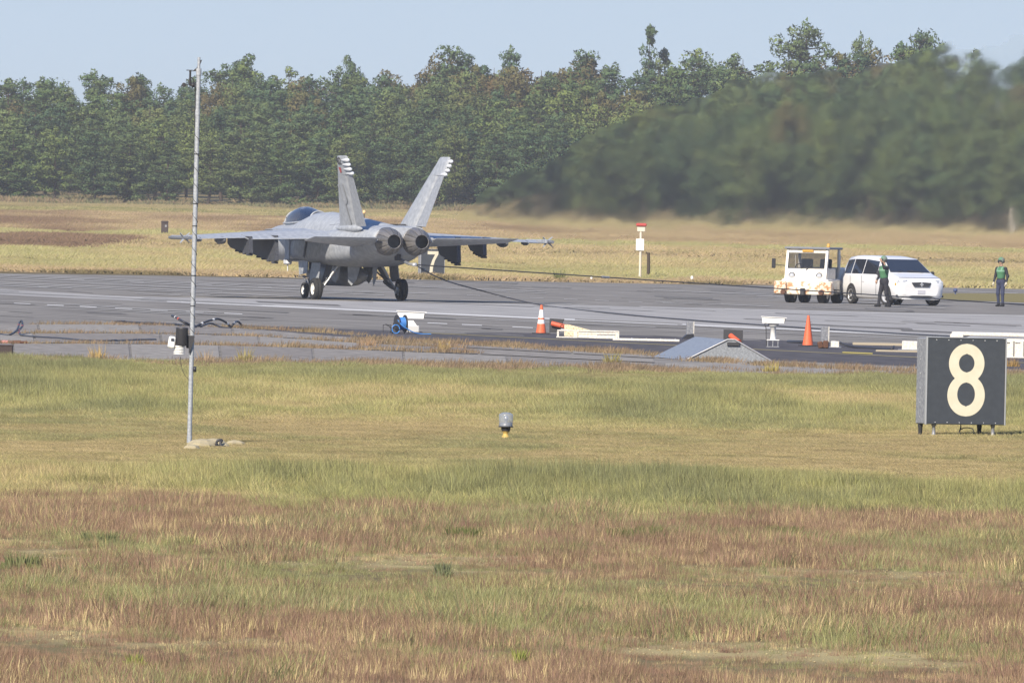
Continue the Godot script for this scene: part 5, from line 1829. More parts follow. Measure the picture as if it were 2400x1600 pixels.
	# upright steel plates with dark feet
	for s in [[1617, 795, 0.44, 0], [1933, 817, 0.52, 1]]:
		v = thing("upright_plate", ["grey upright steel plate with a slanted dark block at its foot", "grey upright steel plate with a rusty clamp at its foot"][s[3]], "plate", at(s[0], s[1]), 0.25)
		st = start()
		box(st, Vector3(0, s[2] * 0.5, 0), Vector3(0.17, s[2], 0.10), Basis.IDENTITY, 0.008)
		obj("plate_web", st, M.galv, v)
		st = start()
		box(st, Vector3(0.085, s[2] * 0.5, 0.058), Vector3(0.02, s[2], 0.02), Basis.IDENTITY, 0.004)
		obj("bright_edge", st, M.white_steel, v)
		st = start()
		if s[3] == 0: prism(st, PackedVector2Array([Vector2(-0.26, 0.0), Vector2(0.06, 0.0), Vector2(0.05, 0.14), Vector2(-0.12, 0.12)]), Vector3(0, 0, 0.06), Vector3.RIGHT, Vector3.UP, Vector3(0, 0, 0.14))
		else:
			box(st, Vector3(-0.13, 0.09, 0.10), Vector3(0.12, 0.16, 0.10), Basis(Vector3.BACK, 0.3), 0.02)
			box(st, Vector3(0.0, 0.10, 0.11), Vector3(0.13, 0.18, 0.08), Basis.IDENTITY, 0.02)
		obj("foot_block", st, M.black_plastic if s[3] == 0 else M.rust, v)
	# sloping steel cover
	v = thing("steel_ramp", "grey sheet-steel ramp with sloping sides set on the dark asphalt", "ramp", at(1705, 846))
	st = start()
	# a hipped body: gable toward the camera, long slope to the left
	var A := Vector3(-0.86, 0.0, 0.0)
	var B := Vector3(0.95, 0.0, 0.0)
	var Cc := Vector3(0.0, 0.44, -0.05)
	var C2 := Vector3(0.15, 0.44, -0.05)
	var back := Vector3(-0.64, 0.02, -3.2)
	quad(st, A, Cc, C2, B)
	quad(st, B, C2, C2 + back, B + back)
	quad(st, Cc, C2, C2 + back, Cc + back)
	quad(st, A + back, Cc + back, C2 + back, B + back)
	obj("ramp_body", st, M.ramp_steel, v)
	st = start()
	quad(st, A + Vector3(-0.01, 0.004, 0.01), A + back + Vector3(-0.01, 0.004, 0), Cc + back + Vector3(0, 0.006, 0), Cc + Vector3(0, 0.006, 0.01))
	obj("sloping_plate", st, M.ramp_plate, v)
	st = start()
	tube(st, [A + Vector3(0, 0.01, 0.012), Cc + Vector3(0, 0.012, 0.012), C2 + Vector3(0, 0.012, 0.012), B + Vector3(0, 0.01, 0.012)], 0.018, 6)
	obj("ramp_edge", st, M.galv_bright, v)
	st = start()
	box(st, Vector3(0.12, 0.36, -0.012), Vector3(0.26, 0.07, 0.06), Basis.IDENTITY, 0.005)
	obj("cable_slot", st, M.dark, v)
	# white blocks, timber and hoses farther along
	for s in [[1958, 815, 0.20, 0.16, "white steel block between the grey plate and the black hose"], [2133, 821, 0.36, 0.22, "long white steel block beyond the end of the black hose"]]:
		v = thing("steel_block", s[4], "block", at(s[0], s[1]), -0.06)
		st = start()
		box(st, Vector3(0, s[3] * 0.5, 0), Vector3(s[2], s[3], 0.3), Basis.IDENTITY, 0.012)
		obj("block_body", st, M.white_steel, v)
		st = start()
		box(st, Vector3(0, 0.012, 0.06), Vector3(s[2] * 1.5, 0.024, 0.34), Basis.IDENTITY, 0.005)
		obj("block_base", st, M.galv, v)
	hose("hydraulic_hose", "black hose sagging between the two white steel blocks", px_path([[1962, 815, 0.15], [1985, 816, 0.07], [2010, 817, 0.035], [2050, 819, 0.03], [2088, 821, 0.03], [2096, 821, 0.09]]), 0.03, M.black_plastic, [])
	v = thing("timber_beam", "pale weathered timber lying behind the black hose", "beam", at(2060, 810), -0.10)
	st = start()
	box(st, Vector3(0, 0.035, 0), Vector3(1.25, 0.07, 0.14), Basis.IDENTITY, 0.01)
	obj("beam_body", st, M.timber, v)
	v = thing("timber_beam", "long pale timber lying in front of the second white block", "beam", at(2130, 826), -0.06)
	st = start()
	box(st, Vector3(0, 0.025, 0), Vector3(1.5, 0.05, 0.14), Basis.IDENTITY, 0.01)
	obj("beam_body", st, M.timber, v)
	hose("rope_end", "short black rubber strip lying left of the plain orange cone", px_path([[1848, 804, 0.03], [1862, 805, 0.035], [1884, 806, 0.04]]), 0.045, M.black_plastic, [])
	# the long white box girder behind the sign
	v = thing("box_girder", "long white steel girder with boxed panels behind the numbered sign", "girder", at(2330, 838), -0.19)
	st = start()
	box(st, Vector3(0.35, 0.52, -0.1), Vector3(2.6, 0.08, 0.36), Basis.IDENTITY, 0.012)
	obj("top_beam", st, M.white_steel, v)
	st = start()
	box(st, Vector3(0.35, 0.40, -0.02), Vector3(2.5, 0.06, 0.12), Basis.IDENTITY, 0.01)
	obj("lower_beam", st, M.white_steel, v)
	st = start()
	box(st, Vector3(-0.83, 0.44, 0.06), Vector3(0.30, 0.14, 0.14), Basis.IDENTITY, 0.01)
	obj("end_block", st, M.white_steel, v)
	for k in 6:
		st = start()
		box(st, Vector3(0.12 + k * 0.23, 0.20, 0.02), Vector3(0.205, 0.38, 0.12), Basis.IDENTITY, 0.012)
		obj("side_panel", st, M.white_steel, v)
		st = start()
		box(st, Vector3(0.12 + k * 0.23 - 0.03, 0.34, 0.082), Vector3(0.11, 0.018, 0.01))
		obj("panel_slot", st, M.dark, v)
	st = start()
	box(st, Vector3(0.6, 0.015, 0.03), Vector3(1.8, 0.03, 0.2), Basis.IDENTITY, 0.006)
	obj("sill", st, M.white_steel, v)
	st = start()
	box(st, Vector3(-0.35, 0.19, -0.1), Vector3(0.1, 0.38, 0.12), Basis.IDENTITY, 0.01)
	obj("support_leg", st, M.white_steel, v)
	# hoses on the apron
	var W: Material = M.white_plastic
	var R: Material = M.tube_orange
	hose("hydraulic_hose", "straight black hydraulic hose lying on the concrete behind the mast", px_path([[268, 757, 0.035], [300, 758, 0.035], [360, 761, 0.035], [410, 763.5, 0.035], [455, 766, 0.035]]), 0.026, M.black_plastic, [[0.01, 1.6, M.black_plastic, 9], [0.68, 1.5, M.black_plastic, 10]])
	hose("hydraulic_hose", "black hose with red and white bands rising above the rain gauge", px_path([[402, 766, 0.28], [413, 767, 0.24], [430, 768, 0.14], [452, 768, 0.05], [470, 768, 0.03]]), 0.034, M.black_plastic, [[0.25, 1.08, W, 2], [0.42, 1.08, R, 3]])
	hose("hydraulic_hose", "black hose with white bands arching off the concrete to a coil", px_path([[455, 770, 0.03], [470, 770, 0.12], [490, 770, 0.20], [510, 770, 0.24], [528, 770, 0.16], [540, 770, 0.05], [546, 770, 0.12], [555, 769, 0.17], [564, 769, 0.10], [565, 769, 0.03]]), 0.028, M.black_plastic, [[0.10, 1.1, W, 2], [0.25, 1.1, W, 2], [0.46, 1.1, W, 3], [0.62, 1.1, W, 2]])
	hose("hydraulic_hose", "second black hose lying flat under the arching banded one", px_path([[470, 770, 0.05], [490, 769, 0.12], [505, 769, 0.08], [520, 770, 0.03], [540, 771, 0.03]]), 0.024, M.black_plastic, [])
	hose("hydraulic_hose", "black hose with orange bands and a standing loop, lying across the apron", px_path([[-60, 780, 0.12], [0, 786, 0.03], [20, 788, 0.03], [38, 786, 0.12], [44, 783, 0.26], [49, 783, 0.30], [51, 784, 0.20], [43, 786, 0.10], [52, 790, 0.04], [90, 793, 0.03], [140, 796, 0.03], [200, 801, 0.03], [270, 802, 0.03], [320, 800, 0.035], [364, 799, 0.03]]), 0.024, M.black_plastic, [[0.10, 1.3, M.yellow, 3], [0.34, 1.15, R, 2], [0.42, 1.15, R, 2], [0.47, 1.15, R, 2], [0.52, 1.15, R, 2], [0.85, 1.5, M.black_plastic, 10]])
	hose("hose_fitting", "reddish hose end with a metal coupling at the left of the apron", px_path([[-40, 804, 0.04], [10, 806, 0.04], [35, 807, 0.04], [62, 807.5, 0.045]]), 0.036, M.rust, [[0.55, 1.2, M.tube_pink, 8], [0.9, 1.4, M.rust, 3]])
	v = thing("equipment_box", "dark brown metal box at the edge of the grass, cut by the frame", "box", at(2, 843))
	st = start()
	box(st, Vector3(0, 0.14, -0.15), Vector3(0.42, 0.26, 0.3), Basis.IDENTITY, 0.012)
	obj("box_body", st, M.brown, v)
	st = start()
	box(st, Vector3(0, 0.275, -0.15), Vector3(0.44, 0.025, 0.32), Basis.IDENTITY, 0.006)
	obj("lid", st, M.brown, v)

func make_far_things(j: Node3D):
	# the two legs of the arresting cable
	var hook: Vector3 = j.transform * Vector3(0.17, 1.27, 5.46)
	var near := smooth_path([hook] + px_path([[1035, 705, 0.75], [1122, 710, 0.44], [1265, 717, 0.045], [1440, 737, 0.035], [1612, 752, 0.035], [1900, 772, 0.035], [2235, 797, 0.10], [2268, 798, 0.2]]), 0.4)
	var v := thing("arresting_cable", "thick dark cable sagging from the jet's hook to the white girder", "cable", Vector3.ZERO)
	var st := start()
	tube(st, near, 0.021, 8)
	obj("cable_run", st, M.cable, v)
	st = start()
	tube(st, near.slice(14, 17), 0.055, 8)
	obj("coupling", st, M.galv, v)
	v = thing("arresting_cable", "taut thin cable running from the jet's hook across the white van", "cable", Vector3.ZERO)
	var far := []
	var e := hook.lerp(at_d(2400, 714, 424.0), 1.14)
	for i in 40:
		var t := i / 39.0
		var p: Vector3 = hook.lerp(e, t)
		far.append(p)
	st = start()
	tube(st, far, 0.020, 8)
	obj("cable_run", st, M.cable, v)
	st = start()
	tube(st, [far[10], far[11].lerp(far[10], 0.6)], 0.04, 8)
	obj("coupling", st, M.galv, v)
	make_sign("dark distance sign with a cream 7, beyond the runway under the jet's wing", at(1013, 652), "7")
	# marker with a red cap and a bright white board
	v = thing("marker_mast", "marker post with a red cap and bright white board on the far grass", "marker", at(1500, 655))
	st = start()
	lathe(st, [[0.07, 0.0], [0.06, 0.4], [0.06, 2.35]], Vector3(0.0, 0, 0), ZUP, 12)
	obj("post", st, M.cream, v)
	st = start()
	box(st, Vector3(0.02, 2.5, 0), Vector3(0.40, 0.30, 0.14), Basis.IDENTITY, 0.03)
	obj("lamp_box", st, M.cream, v)
	st = start()
	box(st, Vector3(0.02, 2.70, 0), Vector3(0.52, 0.16, 0.3), Basis.IDENTITY, 0.05)
	obj("red_cap", st, M.red, v)
	st = start()
	box(st, Vector3(-0.03, 1.72, 0.1), Vector3(0.40, 0.58, 0.05), Basis.IDENTITY, 0.05)
	obj("white_board", st, M.white_plastic, v)
	v = thing("wooden_post", "weathered dark wooden post standing beside the red-capped marker", "post", at(1519, 654))
	st = start()
	tube(st, [Vector3.ZERO, Vector3(0.02, 0.6, 0), Vector3(0.0, 1.32, 0)], [0.09, 0.085, 0.075], 9)
	obj("post_body", st, M.bark, v)
	v = thing("white_marker", "small white cone-shaped marker on the far edge of the runway", "marker", at(1622, 661))
	st = start()
	lathe(st, [[0.09, 0.0], [0.09, 0.03], [0.05, 0.05], [0.065, 0.27], [0.03, 0.30]], Vector3.ZERO, ZUP, 14)
	obj("marker_body", st, M.white_plastic, v)
	v = thing("white_marker", "tiny pale marker at the grass edge near the small bush", "marker", at(1386, 659))
	st = start()
	lathe(st, [[0.05, 0.0], [0.06, 0.16], [0.03, 0.2]], Vector3.ZERO, ZUP, 12)
	obj("marker_body", st, M.white_plastic, v)
	v = thing("blue_light", "small dark blue taxiway light on the far verge right of the van", "taxiway light", at(2240, 690))
	st = start()
	lathe(st, [[0.06, 0.0], [0.03, 0.02], [0.03, 0.1], [0.09, 0.12], [0.09, 0.22], [0.04, 0.26]], Vector3.ZERO, ZUP, 12)
	obj("light_body", st, M.blue_dark, v)
	# cabinet in the far meadow
	v = thing("field_cabinet", "dark brown weathered cabinet standing in the far meadow", "cabinet", on_ground(386, 780.0))
	st = start()
	box(st, Vector3(0, 0.42, 0), Vector3(0.46, 0.84, 0.35), Basis.IDENTITY, 0.02)
	obj("cabinet_body", st, M.brown, v)
	st = start()
	prism(st, PackedVector2Array([Vector2(-0.28, 0.0), Vector2(0.28, 0.0), Vector2(0.2, 0.1), Vector2(-0.2, 0.1)]), Vector3(0, 0.84, -0.2), Vector3.RIGHT, Vector3.UP, Vector3(0, 0, 0.42))
	obj("cabinet_roof", st, M.brown, v)
	st = start()
	box(st, Vector3(0.08, 0.60, 0.185), Vector3(0.12, 0.14, 0.02), Basis.IDENTITY, 0.004)
	obj("plate", st, M.galv_bright, v)
	v = thing("marker_light", "small amber light on a thin stem behind the left tail fin", "light", on_ground(853, 960.0))
	st = start()
	lathe(st, [[0.05, 0.0], [0.05, 0.55]], Vector3.ZERO, ZUP, 10)
	obj("stem", st, M.dark, v)
	st = start()
	lathe(st, [[0.08, 0.55], [0.13, 0.60], [0.13, 0.78], [0.05, 0.84]], Vector3.ZERO, ZUP, 14)
	obj("amber_globe", st, M.amber_pale, v)
	v = thing("white_post", "thin white post at the foot of the wood on the far field", "post", on_ground(2372, 1080.0))
	st = start()
	lathe(st, [[0.15, 0.0], [0.11, 0.1], [0.10, 1.4], [0.16, 1.45], [0.14, 1.6]], Vector3.ZERO, ZUP, 12)
	obj("post_body", st, M.cream, v)
	# single plants
	var straw := Color(0.36, 0.26, 0.11)
	clump("weed_clump", "tall straw-coloured grass clump growing at the apron edge near the hose", 228, 844, 0.34, 0.30, straw, 401)
	clump("weed_clump", "yellow-brown weed clump right of the mast at the apron edge", 572, 851, 0.36, 0.26, Color(0.30, 0.25, 0.10), 402)
	clump("weed_clump", "olive weed clump in front of the steel ramp's left end", 1435, 852, 0.28, 0.30, Color(0.24, 0.21, 0.08), 403)
	clump("weed_clump", "thin golden weed on the dark asphalt edge by the blue hose", 1040, 823, 0.30, 0.22, straw, 404)
	clump("weed_clump", "pale twiggy weed at the apron edge just right of the mast", 480, 850, 0.30, 0.28, Color(0.30, 0.22, 0.14), 405, 26)
	clump("weed_clump", "yellowish weed clump below the steel ramp on the apron edge", 1808, 872, 0.24, 0.30, Color(0.30, 0.25, 0.09), 406)
	clump("weed_clump", "brown weed clump right of the numbered sign", 2372, 860, 0.22, 0.30, Color(0.26, 0.17, 0.07), 407)
	clump("weed_clump", "low reddish weed in the asphalt crack near the banded cone", 860, 812, 0.24, 0.4, Color(0.30, 0.20, 0.12), 408)
	clump("small_bush", "small green bush at the far edge of the runway", 1311, 659, 0.62, 0.5, Color(0.09, 0.11, 0.04), 409, 90)
	var gr := Color(0.115, 0.125, 0.05)
	clump("low_shrub", "dark green low shrub on the gravel strip of the near ground", 1470, 1268, 0.125, 0.42, gr, 411, 260)
	clump("low_shrub", "broad end of the dark green shrub patch on the near gravel", 1525, 1266, 0.14, 0.26, gr, 412, 200)
	clump("low_shrub", "dark green tuft in the green strip above the gravel", 1090, 1262, 0.12, 0.36, gr, 413, 200)
	clump("low_shrub", "small dark green shrub behind the bluestem right of the gravel", 1840, 1258, 0.11, 0.36, gr, 414, 200)
	clump("low_shrub", "blue-green upright tuft standing alone below the upper gravel", 1037, 1352, 0.13, 0.12, Color(0.14, 0.155, 0.085), 415, 120)
	clump("low_shrub", "green leafy tuft among bluestem at the left of the near ground", 55, 1335, 0.14, 0.34, Color(0.14, 0.15, 0.07), 416, 180)
	clump("low_shrub", "round green tuft at the end of the upper gravel", 232, 1275, 0.12, 0.34, Color(0.135, 0.145, 0.07), 417, 180)
	clump("low_shrub", "bright green small tuft in the red bluestem near the lower gravel", 315, 1566, 0.10, 0.12, Color(0.20, 0.22, 0.06), 418, 80)
	clump("low_shrub", "bright green sprig on the lower gravel", 1220, 1560, 0.13, 0.09, Color(0.2, 0.22, 0.06), 419, 70)
	clump("tall_grass_clump", "dark green thick grass clump in the yellow meadow below the sign", 1965, 1168, 0.22, 0.9, Color(0.17, 0.17, 0.055), 420, 320)

# ------------------------------------------------------------------ materials
func make_materials():
	var grime := noise_tex(0.012, Color(0.74, 0.75, 0.77), Color(1, 1, 1), 1, 1024, 6)
	var grime2 := noise_tex(0.03, Color(0.70, 0.70, 0.72), Color(1, 1, 1), 2)
	var speck := noise_tex(0.09, Color(0.72, 0.72, 0.72), Color(1, 1, 1), 3, 512, 5)
	var rust_t := noise_tex(0.02, Color(0.74, 0.58, 0.42), Color(1, 0.99, 0.96), 4, 512, 5, 0.33)
	M.vertex = mat(Color.WHITE, 0.85); M.vertex.vertex_color_use_as_albedo = true
	M.leaf = mat(Color.WHITE, 0.8); M.leaf.vertex_color_use_as_albedo = true; M.leaf.backlight_enabled = true; M.leaf.backlight = Color(0.3, 0.3, 0.3)
	M.needles = M.leaf.duplicate()
	M.needles.backlight = Color(0.25, 0.25, 0.25)
	M.needle_tints = []
	for c in [[1.0, 1.0, 1.0], [1.18, 1.17, 0.98], [0.80, 0.86, 0.95], [1.08, 1.1, 1.15], [0.98, 0.95, 0.9]]:
		var nm := M.needles.duplicate() as StandardMaterial3D
		nm.albedo_color = lin(minf(c[0] * 0.78, 1.0), minf(c[1] * 0.86, 1.0), minf(c[2] * 0.70, 1.0))
		M.needle_tints.append(nm)
	M.soil = worn(Color.WHITE, 0.95, speck, 0.8); M.soil.vertex_color_use_as_albedo = true; M.soil.uv1_world_triplanar = true
	M.meadow = mat(lin(0.25, 0.22, 0.11), 0.95)
	M.bark = worn(lin(0.11, 0.085, 0.065), 0.95, speck, 1.5)
	# the runway: streaks lie along it
	var streak := noise_tex(0.02, Color(0.70, 0.70, 0.71), Color(1, 1, 1), 5, 1024, 5)
	M.asphalt = mat(lin(0.295, 0.278, 0.255), 0.9)
	M.asphalt.albedo_texture = streak; M.asphalt.uv1_scale = Vector3(1.0 / 260.0, 1.0 / 22.0, 1)
	M.concrete_light = M.asphalt.duplicate()
	M.concrete_light.albedo_color = lin(0.46, 0.445, 0.425); M.concrete_light.uv1_scale = Vector3(1.0 / 180.0, 1.0 / 9.0, 1)
	M.asphalt_dark = M.asphalt.duplicate()
	M.asphalt_dark.albedo_color = lin(0.135, 0.13, 0.14); M.asphalt_dark.uv1_scale = Vector3(1.0 / 40.0, 1.0 / 9.0, 1)
	M.verge = worn(lin(0.29, 0.25, 0.12), 0.95, speck, 0.3)
	M.slabs = []
	for c in [[0.35, 0.325, 0.295], [0.385, 0.36, 0.325], [0.32, 0.295, 0.27]]:
		var m := M.asphalt.duplicate() as StandardMaterial3D
		m.albedo_color = lin(c[0], c[1], c[2]); m.uv1_scale = Vector3(1.0 / 24.0, 1.0 / 7.0, 1)
		M.slabs.append(m)
	M.patches = []
	for c in [[0.255, 0.245, 0.232], [0.335, 0.318, 0.295], [0.22, 0.212, 0.205]]:
		var m := M.asphalt.duplicate() as StandardMaterial3D
		m.albedo_color = lin(c[0], c[1], c[2]); m.uv1_scale = Vector3(1.0 / 60.0, 1.0 / 12.0, 1)
		M.patches.append(m)
	M.paint_worn = mat(lin(0.60, 0.59, 0.57), 0.85)
	M.paint_faint = mat(lin(0.40, 0.39, 0.375), 0.9)
	M.paint_yellow = mat(lin(0.50, 0.41, 0.12), 0.85)
	M.paint_yellow_old = mat(lin(0.30, 0.26, 0.15), 0.9)
	for m in [M.soil, M.meadow, M.asphalt, M.concrete_light, M.asphalt_dark, M.verge, M.paint_worn, M.paint_faint, M.paint_yellow, M.paint_yellow_old, M.leaf, M.needles, M.bark] + M.slabs + M.needle_tints + M.patches:
		m.metallic_specular = 0.04      # dry, rough matter: no sheen at the flat angle it is seen from
	# the jet
	M.jet = worn(lin(0.44, 0.458, 0.482), 0.5, grime, 0.35)
	M.jet_dark = worn(lin(0.20, 0.21, 0.23), 0.55, grime2, 0.6)
	M.jet_rud = worn(lin(0.37, 0.385, 0.41), 0.5, grime, 0.5)
	M.jet_pale = mat(lin(0.62, 0.63, 0.65), 0.4)
	M.pylon = worn(lin(0.075, 0.08, 0.095), 0.6, grime2, 0.8)
	M.tank = worn(lin(0.30, 0.31, 0.33), 0.5, grime, 0.5)
	M.gear = worn(lin(0.22, 0.23, 0.25), 0.5, grime2, 2.0)
	M.gear_bright = mat(lin(0.55, 0.55, 0.54), 0.35, 0.5)
	M.mark_black = mat(lin(0.03, 0.03, 0.035), 0.6)
	M.mark_grey = mat(lin(0.30, 0.315, 0.34), 0.55)
	M.mark_red = mat(lin(0.35, 0.05, 0.05), 0.6)
	M.nozzle_ring = worn(lin(0.20, 0.195, 0.20), 0.4, grime2, 1.0, 0.4)
	M.petals = []
	for c in [[0.235, 0.225, 0.215], [0.195, 0.188, 0.18], [0.275, 0.26, 0.245]]:
		M.petals.append(worn(lin(c[0], c[1], c[2]), 0.42, grime2, 1.2, 0.35))
	M.soot = mat(lin(0.02, 0.02, 0.02), 0.85)
	M.canopy = mat(Color(0.13, 0.17, 0.26, 0.66), 0.05); M.canopy.transparency = BaseMaterial3D.TRANSPARENCY_ALPHA
	M.bright_steel = mat(lin(0.60, 0.60, 0.60), 0.35, 0.6)
	M.dark = mat(lin(0.028, 0.028, 0.032), 0.6)
	M.rubber = mat(lin(0.022, 0.022, 0.024), 0.85)
	M.white_paint = mat(lin(0.80, 0.79, 0.76), 0.5)
	M.cable = worn(lin(0.045, 0.045, 0.055), 0.6, speck, 6.0)
	# vehicles
	M.car_white = mat(lin(0.72, 0.72, 0.73), 0.3); M.car_white.clearcoat_enabled = true; M.car_white.clearcoat = 0.6; M.car_white.clearcoat_roughness = 0.08
	M.car_glass = mat(lin(0.018, 0.022, 0.032), 0.06)
	M.cab_glass = mat(Color(0.10, 0.12, 0.14, 0.62), 0.05); M.cab_glass.transparency = BaseMaterial3D.TRANSPARENCY_ALPHA
	M.alloy = mat(lin(0.55, 0.55, 0.56), 0.35, 0.5)
	M.lens = mat(lin(0.55, 0.56, 0.57), 0.12, 0.3)
	M.amber = mat(lin(0.55, 0.30, 0.05), 0.4)
	M.amber_pale = mat(lin(0.75, 0.50, 0.22), 0.4)
	M.plate = mat(lin(0.5, 0.5, 0.55), 0.5)
	M.tug_white = worn(lin(0.76, 0.74, 0.70), 0.5, noise_tex(0.015, Color(0.90, 0.87, 0.82), Color(1, 1, 1), 6), 0.8)
	M.tug_rust = worn(lin(0.76, 0.72, 0.66), 0.65, noise_tex(0.010, Color(0.80, 0.62, 0.46), Color(1, 0.98, 0.95), 7, 512, 4, 0.34), 0.6)
	M.pad_rust = worn(lin(0.72, 0.66, 0.58), 0.7, noise_tex(0.016, Color(0.78, 0.56, 0.38), Color(1, 0.97, 0.92), 17, 512, 4, 0.42), 0.7)
	M.rust = worn(lin(0.16, 0.075, 0.045), 0.9, speck, 3.0)
	M.roof_grey = mat(lin(0.18, 0.19, 0.22), 0.7)
	# things on the ground
	M.galv = worn(lin(0.36, 0.37, 0.39), 0.5, grime2, 1.0, 0.1)
	M.galv_bright = worn(lin(0.50, 0.50, 0.51), 0.4, grime2, 4.0, 0.4)
	M.sign_face = worn(lin(0.058, 0.066, 0.078), 0.55, noise_tex(0.02, Color(0.9, 0.9, 0.9), Color(1, 1, 1), 8), 0.7)
	M.sign_cream = worn(lin(0.74, 0.68, 0.53), 0.6, noise_tex(0.015, Color(0.95, 0.95, 0.93), Color(1, 1, 1), 9), 0.7)
	M.pole = worn(lin(0.50, 0.52, 0.55), 0.5, grime, 2.0, 0.15)
	M.black_plastic = mat(lin(0.030, 0.030, 0.036), 0.5)
	M.white_plastic = mat(lin(0.80, 0.79, 0.76), 0.5)
	M.white_steel = worn(lin(0.74, 0.73, 0.70), 0.55, noise_tex(0.02, Color(0.86, 0.83, 0.78), Color(1, 1, 1), 12, 512, 5), 1.5)
	M.rusty_white = worn(lin(0.68, 0.62, 0.47), 0.65, rust_t, 2.2)
	M.grey_light = mat(lin(0.50, 0.50, 0.49), 0.6)
	M.solar = mat(lin(0.05, 0.05, 0.06), 0.25)
	M.hose_blue = mat(lin(0.06, 0.24, 0.62), 0.45)
	M.cone_orange = worn(lin(0.78, 0.155, 0.06), 0.55, noise_tex(0.02, Color(0.88, 0.86, 0.84), Color(1, 1, 1), 13), 2.0)
	M.cone_white = mat(lin(0.82, 0.80, 0.76), 0.5)
	M.tube_orange = mat(lin(0.62, 0.10, 0.04), 0.55)
	M.tube_pink = mat(lin(0.45, 0.20, 0.16), 0.6)
	M.ramp_steel = worn(lin(0.27, 0.29, 0.31), 0.5, grime2, 1.2, 0.2)
	M.ramp_plate = worn(lin(0.30, 0.33, 0.37), 0.5, grime, 0.8, 0.1)
	M.timber = worn(lin(0.50, 0.43, 0.32), 0.9, speck, 3.0)
	M.brown = worn(lin(0.075, 0.052, 0.048), 0.8, speck, 3.0)
	M.rock = worn(lin(0.50, 0.43, 0.28), 0.95, speck, 2.5)
	M.yellow = mat(lin(0.52, 0.36, 0.10), 0.5)
	M.dome = mat(Color(0.62, 0.65, 0.70, 0.45), 0.06); M.dome.transparency = BaseMaterial3D.TRANSPARENCY_ALPHA
	M.cream = mat(lin(0.66, 0.58, 0.48), 0.7)
	M.red = mat(lin(0.45, 0.06, 0.05), 0.6)
	M.blue_dark = mat(lin(0.04, 0.06, 0.16), 0.5)

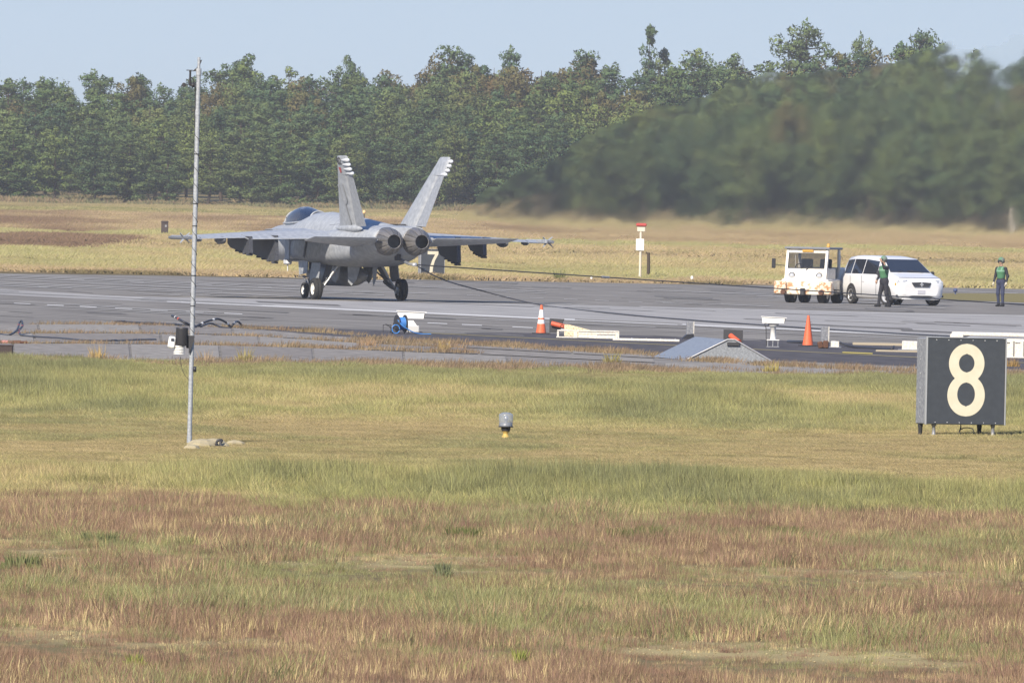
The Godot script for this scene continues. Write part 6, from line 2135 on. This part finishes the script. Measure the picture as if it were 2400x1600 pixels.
func _ready():
	# ---- camera: a long lens, tilted by a degree
	var cam := Camera3D.new()
	cam.name = "camera"
	cam.fov = rad_to_deg(2.0 * atan(800.0 / F))
	cam.near = 1.0; cam.far = 4500.0
	cam.position = Vector3(0, CAM_H, 0)
	cam.rotation = Vector3(-atan(289.0 / F), 0, 0.0205)
	add_child(cam)
	cam.current = true
	cam_basis = cam.transform.basis
	# ---- sky and sun
	var env := Environment.new()
	var sky := Sky.new()
	var sm := ProceduralSkyMaterial.new()
	sm.sky_top_color = Color(0.30, 0.46, 0.70)
	sm.sky_horizon_color = Color(0.685, 0.745, 0.80)
	sm.sky_curve = 0.12
	sm.ground_bottom_color = Color(0.30, 0.28, 0.20)
	sm.ground_horizon_color = Color(0.62, 0.62, 0.56)
	sky.sky_material = sm
	env.background_mode = Environment.BG_SKY
	env.sky = sky
	env.tonemap_mode = Environment.TONE_MAPPER_LINEAR
	env.tonemap_exposure = 1.4
	env.sdfgi_enabled = true; env.ssao_enabled = true; env.ssil_enabled = true
	env.fog_enabled = true
	env.fog_density = 0.00014
	env.fog_light_color = Color(0.88, 0.89, 0.91)
	var we := WorldEnvironment.new()
	we.name = "world_environment"
	we.environment = env
	add_child(we)
	var sun := DirectionalLight3D.new()
	sun.name = "sun"
	var az := deg_to_rad(25.0)
	var el := deg_to_rad(34.0)
	sun.basis = Basis.looking_at(Vector3(sin(az) * cos(el), -sin(el), -cos(az) * cos(el)))
	sun.light_energy = 1.6
	sun.light_color = Color(1.0, 0.955, 0.88)
	sun.light_angular_distance = 0.5
	sun.shadow_enabled = true
	add_child(sun)
	# ---- the place
	n_a.seed = 3; n_a.frequency = 0.08; n_a.fractal_octaves = 3
	n_b.seed = 4; n_b.frequency = 0.11; n_b.fractal_octaves = 3
	make_materials()
	build_ground()
	build_pavement()
	print("pavement")
	build_forest()
	print("forest")
	var jet: Node3D = make_jet()
	make_pilot(jet)
	print("jet")
	make_van()
	make_tractor()
	make_person("person in a green vest with one arm raised, standing before the white minivan", at(2072, 719.5), -0.95, {"trousers": Color(0.02, 0.022, 0.03), "gloves": false, "joints": {
		"hip": Vector3(0, 0.93, 0), "waist": Vector3(0, 1.08, 0.01), "chest": Vector3(0, 1.30, 0.02), "neck": Vector3(0, 1.47, 0.02),
		"lhip": Vector3(-0.09, 0.90, 0), "lknee": Vector3(-0.10, 0.48, 0.10), "lfoot": Vector3(-0.10, 0.0, 0.16),
		"rhip": Vector3(0.09, 0.90, 0), "rknee": Vector3(0.11, 0.49, -0.02), "rfoot": Vector3(0.12, 0.0, -0.14),
		"lsho": Vector3(-0.19, 1.41, 0.02), "lelb": Vector3(-0.27, 1.14, 0.02), "lhand": Vector3(-0.22, 0.95, 0.16),
		"rsho": Vector3(0.19, 1.41, 0.02), "relb": Vector3(0.33, 1.40, 0.26), "rhand": Vector3(0.34, 1.60, 0.38)}})
	make_person("person in a green vest and navy trousers with pale gloves, standing alone on the runway", at(2346, 718.5), -0.62, {"trousers": Color(0.035, 0.042, 0.085), "gloves": true, "joints": {
		"hip": Vector3(0, 0.94, 0), "waist": Vector3(0, 1.08, 0.0), "chest": Vector3(0, 1.30, -0.01), "neck": Vector3(0, 1.47, 0.0),
		"lhip": Vector3(-0.09, 0.91, 0), "lknee": Vector3(-0.10, 0.49, 0.04), "lfoot": Vector3(-0.10, 0.0, -0.02),
		"rhip": Vector3(0.09, 0.91, 0), "rknee": Vector3(0.11, 0.49, 0.05), "rfoot": Vector3(0.12, 0.0, 0.04),
		"lsho": Vector3(-0.19, 1.41, 0.0), "lelb": Vector3(-0.27, 1.13, -0.03), "lhand": Vector3(-0.27, 0.90, 0.08),
		"rsho": Vector3(0.19, 1.41, 0.0), "relb": Vector3(0.28, 1.13, -0.02), "rhand": Vector3(0.30, 0.90, 0.10)}})
	print("people")
	make_sign("dark distance sign with a large cream 8 on a grey metal cabinet", at(2262, 1022), "8")
	make_mast()
	make_edge_light()
	make_equipment()
	make_far_things(jet)
	make_heat_haze()
	print("things")
	build_grass()
	print("grass")
